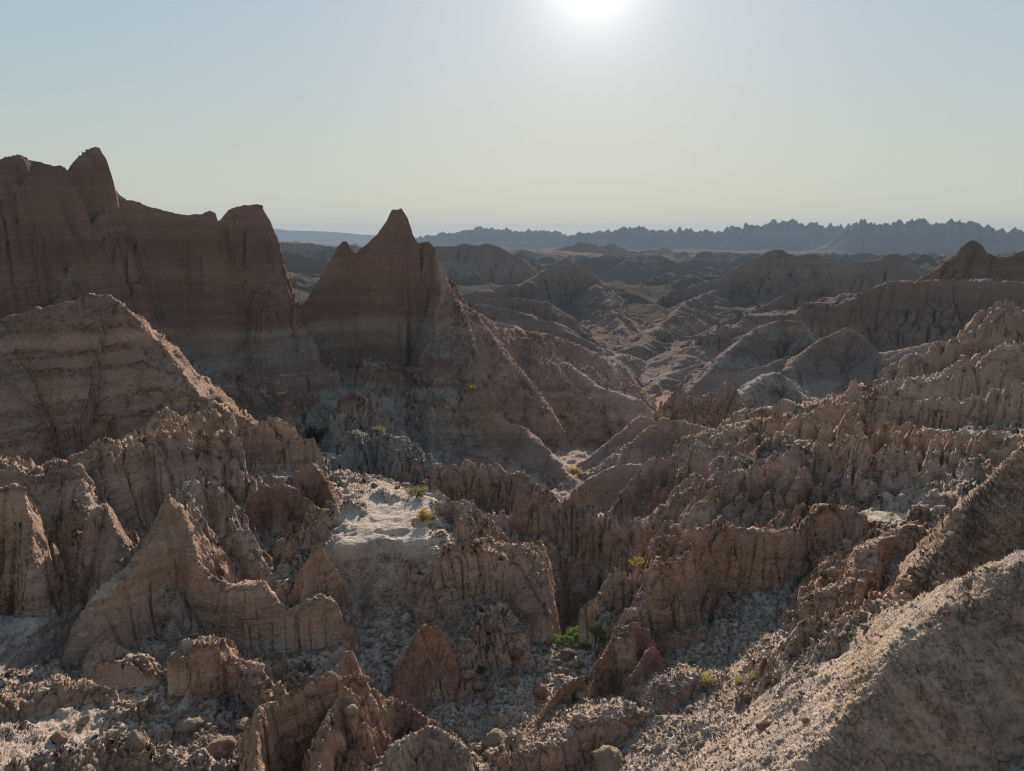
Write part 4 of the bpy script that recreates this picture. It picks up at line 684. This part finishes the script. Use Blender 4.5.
# ------------------------------------------------------------------ loose rock
def rock_mesh(name, seed, sub=3, rough=.22):
    bm = bmesh.new(); bmesh.ops.create_icosphere(bm, subdivisions=sub, radius=1)
    V = np.array([v.co for v in bm.verts], f32); g = np.random.RandomState(seed)
    sc = np.array([1, .65 + .4 * g.rand(), .5 + .3 * g.rand()], f32)
    o = g.rand(3) * 50
    q = V * sc
    n = noise3(V[:, 0] * 1.2 + o[0], V[:, 1] * 1.2 + o[1], V[:, 2] * 1.2 + o[2], seed) * .35 + (np.abs(noise3(V[:, 0] * 2.6 + o[1], V[:, 1] * 2.6, V[:, 2] * 2.6, seed)) - .25) * rough * 2 + noise3(V[:, 0] * 6, V[:, 1] * 6 + o[0], V[:, 2] * 6, seed) * rough * .4
    for k in range(7):   # broken flat faces
        d = g.randn(3); d /= np.linalg.norm(d); h = .62 + .25 * g.rand()
        t = V @ d.astype(f32) - h
        n = n - np.maximum(t, 0) * .8
    q = q * (1 + n)[:, None]
    for v, c in zip(bm.verts, q): v.co = c
    me = bpy.data.meshes.new(name); bm.to_mesh(me); bm.free()
    for p in me.polygons: p.use_smooth = True
    return me
import bmesh
def rock_material(name, c):
    m = CLAY.copy(); m.name = name; nt_ = m.node_tree
    a_ = [n for n in nt_.nodes if n.type == 'ATTRIBUTE' and n.attribute_name == 'Col'][0]
    lk = [l for l in nt_.links if l.from_node == a_][0]; tgt = lk.to_socket
    nz = nt_.nodes.new('ShaderNodeTexNoise'); nz.inputs['Scale'].default_value = 5
    gp = nt_.nodes.new('ShaderNodeNewGeometry'); nt_.links.new(gp.outputs['Position'], nz.inputs['Vector'])
    rp = nt_.nodes.new('ShaderNodeMix'); rp.data_type = 'RGBA'
    rp.inputs['A'].default_value = (*[v * .8 for v in c], 1); rp.inputs['B'].default_value = (*[min(1, v * 1.25) for v in c], 1)
    nt_.links.new(nz.outputs['Fac'], rp.inputs['Factor']); nt_.links.new(rp.outputs['Result'], tgt)
    return m
MR = [rock_material('clay_rock_buff', (.37, .29, .22)), rock_material('clay_rock_tan', (.34, .25, .185)), rock_material('clay_rock_rust', (.29, .18, .135))]
protos = {}
for mi in range(3):
    for k in range(6):
        me = rock_mesh('boulder', 100 + mi * 10 + k); me.materials.append(MR[mi]); protos[mi, k] = me
rg = random.Random(11)
def boulder(px, py, wpx, mi, label, group=None, k=None, sink=.3):
    p, n, r = hit(px, py)
    s = wpx / F * math.sqrt(r * r + p[2] ** 2) / 2
    o = bpy.data.objects.new('boulder' if wpx > 9 else 'clay_clod', protos[mi, rg.randrange(6) if k is None else k])
    o.location = (float(p[0]), float(p[1]), float(p[2] + s * .45 * (1 - sink)))
    o.scale = (s, s, s * rg.uniform(.9, 1.25)); o.rotation_euler = (rg.uniform(-.3, .3), rg.uniform(-.3, .3), rg.uniform(0, 6.28))
    link(o); tag(o, label, 'boulder' if wpx > 9 else 'clod', group)
BIG = [
 (222, 751, 26, 1, 'squarish tan boulder on the silt in the bottom left'), (190, 730, 24, 1, 'flat-topped tan boulder under the pale-capped block, bottom left'),
 (245, 727, 18, 1, 'tan boulder leaning against the left side of the tall fluted fin'), (567, 657, 17, 2, 'dark rust boulder just below the green patch'),
 (577, 666, 11, 1, 'small grey-brown boulder touching the dark rust boulder'), (541, 694, 18, 2, 'rust boulder at the left end of the low rust-red fin'), (478, 688, 16, 1, 'rounded tan boulder in the middle of the rubble floor'),
 (487, 698, 12, 2, 'reddish boulder in front of the rounded tan one on the rubble floor'), (516, 655, 13, 2, 'small reddish boulder at the pale edge left of the green patch'), (468, 676, 14, 0, 'pale boulder right of the round-topped rust-red pinnacle'),
 (582, 697, 13, 0, 'pale round knob resting against the low rust-red fin'), (515, 683, 13, 1, 'brown boulder between the rubble and the green patch'), (380, 692, 11, 0, 'pale boulder at the left foot of the round-topped pinnacle'),
 (352, 712, 13, 0, 'pale boulder behind the rust-topped shoulder'), (60, 742, 15, 1, 'upright tan lump among the broken clay at the left'), (112, 738, 13, 0, 'round pale lump perched on the broken clay shelf'),
 (137, 744, 20, 1, 'wide tan lump right of the perched one on the broken shelf'), (82, 722, 12, 0, 'pale lump on the dusty slope under the clay shelf'), (690, 712, 12, 1, 'small dark boulder below the low curved rim'),
 (765, 728, 14, 2, 'reddish boulder at the foot of the near pebbly mound'), (700, 748, 11, 1, 'brown boulder alone on the fine pebbly floor'), (495, 742, 24, 0, 'low pale boulder half buried at the bottom edge'), (610, 768, 34, 1, 'half-buried brown boulder at the bottom edge of the pebbly floor'),
 (730, 590, 10, 0, 'pale boulder in the shaded side gully under the long tan wall'), (862, 502, 11, 0, 'round grey boulder left of the sunlit patch of silt'), (300, 742, 10, 0, 'small pale boulder in the slot of the tall fluted fin'),
 (374, 488, 8, 2, 'tiny dark clod alone on the pale sandy flat'), (397, 489, 7, 2, 'tiny dark clod right of the lone one on the pale sandy flat'),
]
for px, py, w_, mi, lab in BIG: boulder(px, py, w_, mi, lab)
# the loose clods of the rubble floor, one by one
gsel = np.random.RandomState(3)
def spots(x0, x1, y0, y1, n, cond=None):
    m = (VPX > x0) & (VPX < x1) & (VPY > y0) & (VPY < y1) & (VN[:, 2] > .72) & (VR < 45)
    idx = np.nonzero(m)[0]
    return idx[gsel.choice(len(idx), min(n, len(idx)), replace=False)]
def clods(region, n, wmin, wmax, mix, label, group):
    for k in spots(*region, n):
        boulder(float(VPX[k]), float(VPY[k]), wmin + (wmax - wmin) * rg.random() ** 2.5, rg.choices((0, 1, 2), mix)[0], label, group)
clods((440, 640, 640, 765), 95, 4, 9, (5, 4, 1), 'loose clay clod lying among many on the rubble floor below the green patch', 'clods on the rubble floor')
clods((345, 460, 600, 690), 40, 4, 9, (6, 3, 1), 'loose clod on the crumbly slope around the round-topped rust-red pinnacle', 'clods on the crumbly slope')
clods((130, 260, 690, 768), 35, 4, 9, (4, 5, 0), 'loose clod strewn over the dusty silt in the bottom left', 'clods on the dusty silt')
clods((350, 480, 490, 560), 10, 3, 6, (6, 3, 1), 'loose clod scattered on the pale sandy flat', 'clods on the sandy flat')
clods((690, 840, 560, 690), 30, 3, 8, (4, 4, 1), 'loose clod in the side gully under the long tan wall', 'clods in the side gully')
# pebbles nobody could count
def pebbles():
    base = bmesh.new(); bmesh.ops.create_icosphere(base, subdivisions=1, radius=1)
    bv = np.array([v.co for v in base.verts], f32); bf = np.array([[v.index for v in f.verts] for f in base.faces]); base.free()
    ids = np.concatenate([spots(420, 780, 620, 771, 3800), spots(100, 430, 600, 771, 1500), spots(690, 860, 560, 700, 900), spots(430, 520, 500, 600, 300), spots(690, 1024, 540, 771, 600)])
    vs, fs, cs = [], [], []
    for q, k in enumerate(ids):
        s = float(gsel.uniform(.9, 2.3) ** 1.6 * .5 / F * VR[k] * 1.15)
        a_ = gsel.rand() * 6.28; R = np.array([[math.cos(a_), -math.sin(a_), 0], [math.sin(a_), math.cos(a_), 0], [0, 0, 1]], f32)
        v = (bv * (1 + .25 * gsel.randn(len(bv), 1)).astype(f32) * np.array([1, .7, .6], f32) * s) @ R.T + VP[k] + np.array([0, 0, s * .25], f32)
        vs.append(v); fs.append(bf + q * len(bv))
        c = np.array(((.36, .28, .21), (.33, .245, .18), (.28, .18, .135))[gsel.choice(3, p=(.5, .4, .1))], f32) * gsel.uniform(.8, 1.2)
        cs.append(np.repeat(c[None], len(bv), 0))
    o = make_mesh('pebbles', np.concatenate(vs).astype(f32), np.concatenate(fs), CLAY, np.concatenate(cs).astype(f32))
    o['kind'] = 'stuff'
pebbles()

# ------------------------------------------------------------------ plants
def leaf_material(name, c1, c2):
    m = bpy.data.materials.new(name); m.use_nodes = True; nt_ = m.node_tree
    b_ = nt_.nodes['Principled BSDF']; b_.inputs['Roughness'].default_value = .7
    oi = nt_.nodes.new('ShaderNodeTexNoise'); oi.inputs['Scale'].default_value = 14
    gp = nt_.nodes.new('ShaderNodeNewGeometry'); nt_.links.new(gp.outputs['Position'], oi.inputs['Vector'])
    mx_ = nt_.nodes.new('ShaderNodeMix'); mx_.data_type = 'RGBA'; mx_.inputs['A'].default_value = (*c1, 1); mx_.inputs['B'].default_value = (*c2, 1)
    nt_.links.new(oi.outputs['Fac'], mx_.inputs['Factor']); nt_.links.new(mx_.outputs['Result'], b_.inputs['Base Color'])
    tr = nt_.nodes.new('ShaderNodeBsdfTranslucent'); nt_.links.new(mx_.outputs['Result'], tr.inputs['Color'])
    ms = nt_.nodes.new('ShaderNodeMixShader'); ms.inputs[0].default_value = .4
    nt_.links.new(b_.outputs[0], ms.inputs[1]); nt_.links.new(tr.outputs[0], ms.inputs[2]); nt_.links.new(ms.outputs[0], nt_.nodes['Material Output'].inputs['Surface'])
    return m
LEAF = dict(yellow=leaf_material('leaf_yellow', (.30, .22, .06), (.42, .33, .10)), olive=leaf_material('leaf_olive', (.15, .15, .06), (.26, .24, .09)), green=leaf_material('leaf_green', (.11, .17, .04), (.22, .28, .08)), dark=leaf_material('leaf_dark', (.03, .045, .02), (.06, .075, .03)), straw=leaf_material('grass_straw', (.28, .27, .08), (.38, .34, .14)))
STEM = leaf_material('stem_grey', (.12, .09, .06), (.18, .14, .10))
def shrub_meshes(seed, leaves=700, low=False):
    g = np.random.RandomState(seed); fv, ff, sv, sf = [], [], [], []
    nb = 16
    tips = []
    for b in range(nb):
        a_ = g.rand() * 6.28; sp = g.uniform(.25, .95); h = g.uniform(.45, .95) * (1 - .35 * sp) * (.6 if low else 1)
        tip = np.array([math.cos(a_) * sp, math.sin(a_) * sp, h]); tips.append(tip)
        w_ = np.array([-math.sin(a_), math.cos(a_), 0]) * .02; mid = tip * np.array([.35, .35, .55])
        q = len(sv); sv += [w_ * 1.5, -w_ * 1.5, mid - w_, mid + w_, tip + w_ * .4, tip - w_ * .4]; sf += [(q, q + 1, q + 2, q + 3), (q + 3, q + 2, q + 5, q + 4)]
    for l in range(leaves):
        t = tips[g.randint(nb)] * g.uniform(.45, 1.08) + g.randn(3) * .10
        t[2] = max(t[2], .02)
        d = g.randn(3); d[2] = abs(d[2]) + .5; d /= np.linalg.norm(d); u = np.cross(d, g.randn(3)); u /= np.linalg.norm(u)
        L_ = g.uniform(.07, .15); W_ = L_ * .38
        q = len(fv); fv += [t, t + d * L_ * .5 + u * W_, t + d * L_, t + d * L_ * .5 - u * W_]; ff.append((q, q + 1, q + 2, q + 3))
    return (np.array(fv, f32), np.array(ff)), (np.array(sv, f32), np.array(sf))
def tuft_mesh(seed, blades=140):
    g = np.random.RandomState(seed); fv, ff = [], []
    for b in range(blades):
        a_ = g.rand() * 6.28; rr_ = .3 * math.sqrt(g.rand()); p0 = np.array([math.cos(a_) * rr_, math.sin(a_) * rr_, 0]); ln = g.uniform(.4, 1.0)
        out = np.array([math.cos(a_ + g.randn() * .6), math.sin(a_ + g.randn() * .6), 0]) * g.uniform(.1, .5) * ln
        w_ = np.array([-math.sin(a_), math.cos(a_), 0]) * .018
        m_ = p0 + out * .35 + np.array([0, 0, ln * .6]); tp = p0 + out + np.array([0, 0, ln * .95])
        q = len(fv); fv += [p0 - w_, p0 + w_, m_ + w_ * .8, m_ - w_ * .8, tp]; ff += [(q, q + 1, q + 2, q + 3), (q + 3, q + 2, q + 4, q + 4)]
    f = [x for x in ff]
    return np.array(fv, f32), np.array([(a, b, c, d) for a, b, c, d in f if c != d]), np.array([(a, b, c) for a, b, c, d in f if c == d])
def place_shrub(px, py, wpx, kind, label, seed, low=False, cat='shrub', group=None, name='shrub'):
    p, n, r = hit(px, py); s = wpx / F * math.sqrt(r * r + p[2] ** 2) / 1.75
    root = link(bpy.data.objects.new(name, None)); root.empty_display_size = .1
    root.location = (float(p[0]), float(p[1]), float(p[2]) - .04 * s); root.scale = (s, s, s); root.rotation_euler = (0, 0, rg.uniform(0, 6.28))
    tag(root, label, cat, group)
    (fv, ff), (sv, sf) = shrub_meshes(seed, 420 if wpx < 12 else 900, low)
    a_ = make_mesh('foliage', fv, ff, LEAF[kind]); a_.parent = root
    b_ = make_mesh('stem', sv, sf, STEM); b_.parent = root
SHRUBS = [
 (422, 521, 24, 'yellow', 'yellow-brown rounded bush on the pale sandy flat'), (417, 497, 22, 'olive', 'low olive shrub behind the yellow-brown bush'), (497, 487, 12, 'green', 'small dark green shrub on the wall of clay columns'),
 (470, 393, 15, 'yellow', 'largest yellowish shrub on the debris slope below the pointed spire'), (489, 379, 10, 'olive', 'small shrub above the largest one on the debris slope'), (562, 419, 12, 'olive', 'round shrub low on the right of the debris slope'),
 (574, 474, 16, 'yellow', 'yellowish shrub in the V-shaped gully at the foot of the smooth wedge'), (318, 441, 30, 'dark', 'dark green bush in the shadowed hollow behind the sandy flat'), (378, 433, 15, 'olive', 'green shrub on top of the knobby grey ridge'),
 (638, 566, 15, 'yellow', 'small yellow-green shrub between the clay columns and the long tan wall'), (824, 578, 12, 'dark', 'small dark shrub at the foot of the long tan wall'), (891, 517, 9, 'green', 'tiny green plant on the sunlit patch of silt'), (502, 560, 10, 'dark', 'tiny dark shrub in a crack of the central bluff'),
 (480, 673, 12, 'dark', 'dark sprig growing among the clods of the rubble floor'), (420, 575, 11, 'dark', 'tiny dark sprig in the crack left of the central bluff'),
]
for i_, (px, py, w_, kd, lab) in enumerate(SHRUBS): place_shrub(px, py, w_, kd, lab, 40 + i_)
GREEN = [(596, 634, 22), (584, 636, 20), (571, 639, 20), (560, 642, 16), (603, 640, 16), (590, 644, 14), (576, 647, 13), (549, 645, 11), (600, 652, 11), (556, 656, 10), (566, 632, 12), (545, 652, 9)]
for i_, (px, py, w_) in enumerate(GREEN):
    place_shrub(px, py, w_, 'green' if w_ > 12 else 'olive', 'low green plant in the patch behind the rubble floor', 70 + i_ % 4, low=True, cat='plant', group='plants of the green patch', name='plant')
def place_tuft(px, py, hpx, label, seed):
    p, n, r = hit(px, py); s = hpx / F * math.sqrt(r * r + p[2] ** 2)
    v, q4, q3 = tuft_mesh(seed)
    bm = bmesh.new(); vv = [bm.verts.new(c) for c in v]
    for f in list(q4) + list(q3): bm.faces.new([vv[int(i)] for i in f])
    me = bpy.data.meshes.new('grass_tuft'); bm.to_mesh(me); bm.free(); me.materials.append(LEAF['straw'])
    o = link(bpy.data.objects.new('grass_tuft', me)); o.location = (float(p[0]), float(p[1]), float(p[2]) - .02 * s); o.scale = (s, s, s)
    tag(o, label, 'grass tuft')
clods((760, 1020, 560, 771), 45, 4, 10, (6, 4, 1), 'loose clay clod stuck on the near pebbly mound in the bottom right', 'clods on the near mound')
place_tuft(707, 684, 16, 'bright yellow-green grass tuft on the right end of the low curved rim', 5)
place_tuft(738, 684, 12, 'faint straw-coloured grass tuft right of the bright one', 6)
place_tuft(752, 680, 10, 'smallest straw-coloured grass tuft beside the shaded gully', 7)


# ------------------------------------------------------------------ air
def haze_box():
    me = bpy.data.meshes.new('haze')
    x0, x1, y0, y1, z0, z1 = -6300, 6300, -6300, 6300, -75, 90
    vs = [(x0, y0, z0), (x1, y0, z0), (x1, y1, z0), (x0, y1, z0), (x0, y0, z1), (x1, y0, z1), (x1, y1, z1), (x0, y1, z1)]
    me.from_pydata(vs, [], [(0, 3, 2, 1), (4, 5, 6, 7), (0, 1, 5, 4), (1, 2, 6, 5), (2, 3, 7, 6), (3, 0, 4, 7)])
    m = bpy.data.materials.new('haze'); m.use_nodes = True; nt = m.node_tree
    nt.nodes.remove(nt.nodes['Principled BSDF'])
    pv = nt.nodes.new('ShaderNodeVolumePrincipled'); pv.inputs['Color'].default_value = HAZE_COL
    pv.inputs['Density'].default_value = HAZE_D; pv.inputs['Anisotropy'].default_value = HAZE_G
    nt.links.new(pv.outputs[0], nt.nodes['Material Output'].inputs['Volume'])
    me.materials.append(m)
    o = link(bpy.data.objects.new('haze', me)); o['kind'] = 'stuff'
HAZE_COL = (.40, .50, .64, 1); HAZE_D = .00017; HAZE_G = 0.
USE_HAZE = True
if USE_HAZE: haze_box()

# ------------------------------------------------------------------ sky, sun, camera
SKY_GAIN = (.205, .225, .228); SKY_K = (2.02, 2.0, 1.95)
w = bpy.data.worlds.new('World'); scene.world = w; w.use_nodes = True
nt = w.node_tree; N = nt.nodes; Lk = nt.links
bg = N['Background']; bg.inputs['Strength'].default_value = .075
sky = N.new('ShaderNodeTexSky'); sky.sky_type = 'NISHITA'; sky.sun_disc = False
sky.sun_elevation = SUN_EL; sky.sun_rotation = SUN_AZ; sky.altitude = 800
sky.air_density = 1.0; sky.dust_density = 0.4; sky.ozone_density = 2.0
# the bright ring of sky close round the sun
tc = N.new('ShaderNodeTexCoord'); dp = N.new('ShaderNodeVectorMath'); dp.operation = 'DOT_PRODUCT'
nm = N.new('ShaderNodeVectorMath'); nm.operation = 'NORMALIZE'
Lk.new(tc.outputs['Generated'], nm.inputs[0]); Lk.new(nm.outputs[0], dp.inputs[0])
SD = (math.sin(SUN_AZ) * math.cos(SUN_EL), math.cos(SUN_AZ) * math.cos(SUN_EL), math.sin(SUN_EL))
dp.inputs[1].default_value = SD
mxn = N.new('ShaderNodeMath'); mxn.operation = 'MAXIMUM'; mxn.inputs[1].default_value = 0; Lk.new(dp.outputs['Value'], mxn.inputs[0])
def glow(p, g):
    pw = N.new('ShaderNodeMath'); pw.operation = 'POWER'; pw.inputs[1].default_value = p; Lk.new(mxn.outputs[0], pw.inputs[0])
    ml = N.new('ShaderNodeMath'); ml.operation = 'MULTIPLY'; ml.inputs[1].default_value = g; Lk.new(pw.outputs[0], ml.inputs[0]); return ml
g1 = glow(520, .34); g2 = glow(60, .07)
sm = N.new('ShaderNodeMath'); sm.operation = 'ADD'; Lk.new(g1.outputs[0], sm.inputs[0]); Lk.new(g2.outputs[0], sm.inputs[1])
gc = N.new('ShaderNodeVectorMath'); gc.operation = 'SCALE'; gc.inputs[0].default_value = (1, .97, .9); Lk.new(sm.outputs[0], gc.inputs['Scale'])
# sky brightness compressed by a tone curve: c / (1 + k c)
def vm(op, a, b):
    n = N.new('ShaderNodeVectorMath'); n.operation = op
    for q, v in ((0, a), (1, b)):
        if isinstance(v, tuple): n.inputs[q].default_value = v
        else: Lk.new(v, n.inputs[q])
    return n.outputs[0]
sx = N.new('ShaderNodeSeparateXYZ'); Lk.new(nm.outputs[0], sx.inputs[0])
hz = N.new('ShaderNodeMapRange'); hz.interpolation_type = 'SMOOTHSTEP'; hz.inputs['From Min'].default_value = -.02; hz.inputs['From Max'].default_value = .30
Lk.new(sx.outputs['Z'], hz.inputs['Value'])
tm = N.new('ShaderNodeMix'); tm.data_type = 'VECTOR'; tm.inputs['A'].default_value = (1.0, .955, .77); tm.inputs['B'].default_value = (1, 1, 1); Lk.new(hz.outputs[0], tm.inputs['Factor'])
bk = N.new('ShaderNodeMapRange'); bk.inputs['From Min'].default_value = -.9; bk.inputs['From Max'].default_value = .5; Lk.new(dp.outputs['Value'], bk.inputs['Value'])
tb = N.new('ShaderNodeMix'); tb.data_type = 'VECTOR'; tb.inputs['A'].default_value = (1.18, 1.0, .82); tb.inputs['B'].default_value = (1, 1, 1); Lk.new(bk.outputs[0], tb.inputs['Factor'])  # warm tint added to the sky opposite the sun, to warm the fill
c_ = vm('MULTIPLY', sky.outputs[0], SKY_GAIN)
den = vm('ADD', vm('MULTIPLY', c_, SKY_K), (1, 1, 1))
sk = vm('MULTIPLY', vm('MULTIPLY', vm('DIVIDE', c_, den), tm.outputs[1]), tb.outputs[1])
# sky overhead and behind raised above its own brightness, added fill for shaded land
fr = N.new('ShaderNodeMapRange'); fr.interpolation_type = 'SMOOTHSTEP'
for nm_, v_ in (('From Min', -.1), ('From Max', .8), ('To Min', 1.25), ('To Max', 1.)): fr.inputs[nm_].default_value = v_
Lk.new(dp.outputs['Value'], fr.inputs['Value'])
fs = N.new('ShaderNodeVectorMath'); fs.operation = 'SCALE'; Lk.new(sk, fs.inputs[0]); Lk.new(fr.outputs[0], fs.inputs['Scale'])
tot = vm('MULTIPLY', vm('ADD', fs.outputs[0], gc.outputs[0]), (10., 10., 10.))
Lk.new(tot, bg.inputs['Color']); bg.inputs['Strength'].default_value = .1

sl = bpy.data.lights.new('sun', 'SUN'); sl.energy = 5.0; sl.angle = math.radians(.5); sl.color = (1, .90, .77)
so_ = link(bpy.data.objects.new('sun', sl))
from mathutils import Vector
so_.rotation_euler = Vector((-SD[0], -SD[1], -SD[2])).to_track_quat('-Z', 'Y').to_euler()

cam = bpy.data.cameras.new('camera'); cam.sensor_width = 36; cam.sensor_fit = 'HORIZONTAL'; cam.lens = F / 1024 * 36
cam.clip_start = .1; cam.clip_end = 40000
co = link(bpy.data.objects.new('camera', cam)); co.rotation_euler = (math.pi / 2 - PITCH, 0, 0)
scene.camera = co
scene.view_settings.view_transform = 'Standard'; scene.view_settings.look = 'None'; scene.view_settings.exposure = .70; scene.view_settings.gamma = 1
scene.cycles.max_bounces = 6; scene.cycles.diffuse_bounces = 3; scene.cycles.volume_bounces = 1
scene.cycles.volume_step_rate = 1; scene.cycles.use_denoising = True; scene.cycles.denoising_input_passes = 'RGB_ALBEDO_NORMAL'; scene.cycles.denoising_prefilter = 'ACCURATE'; scene.cycles.filter_width = 1.25
print('script', time.time() - T0)
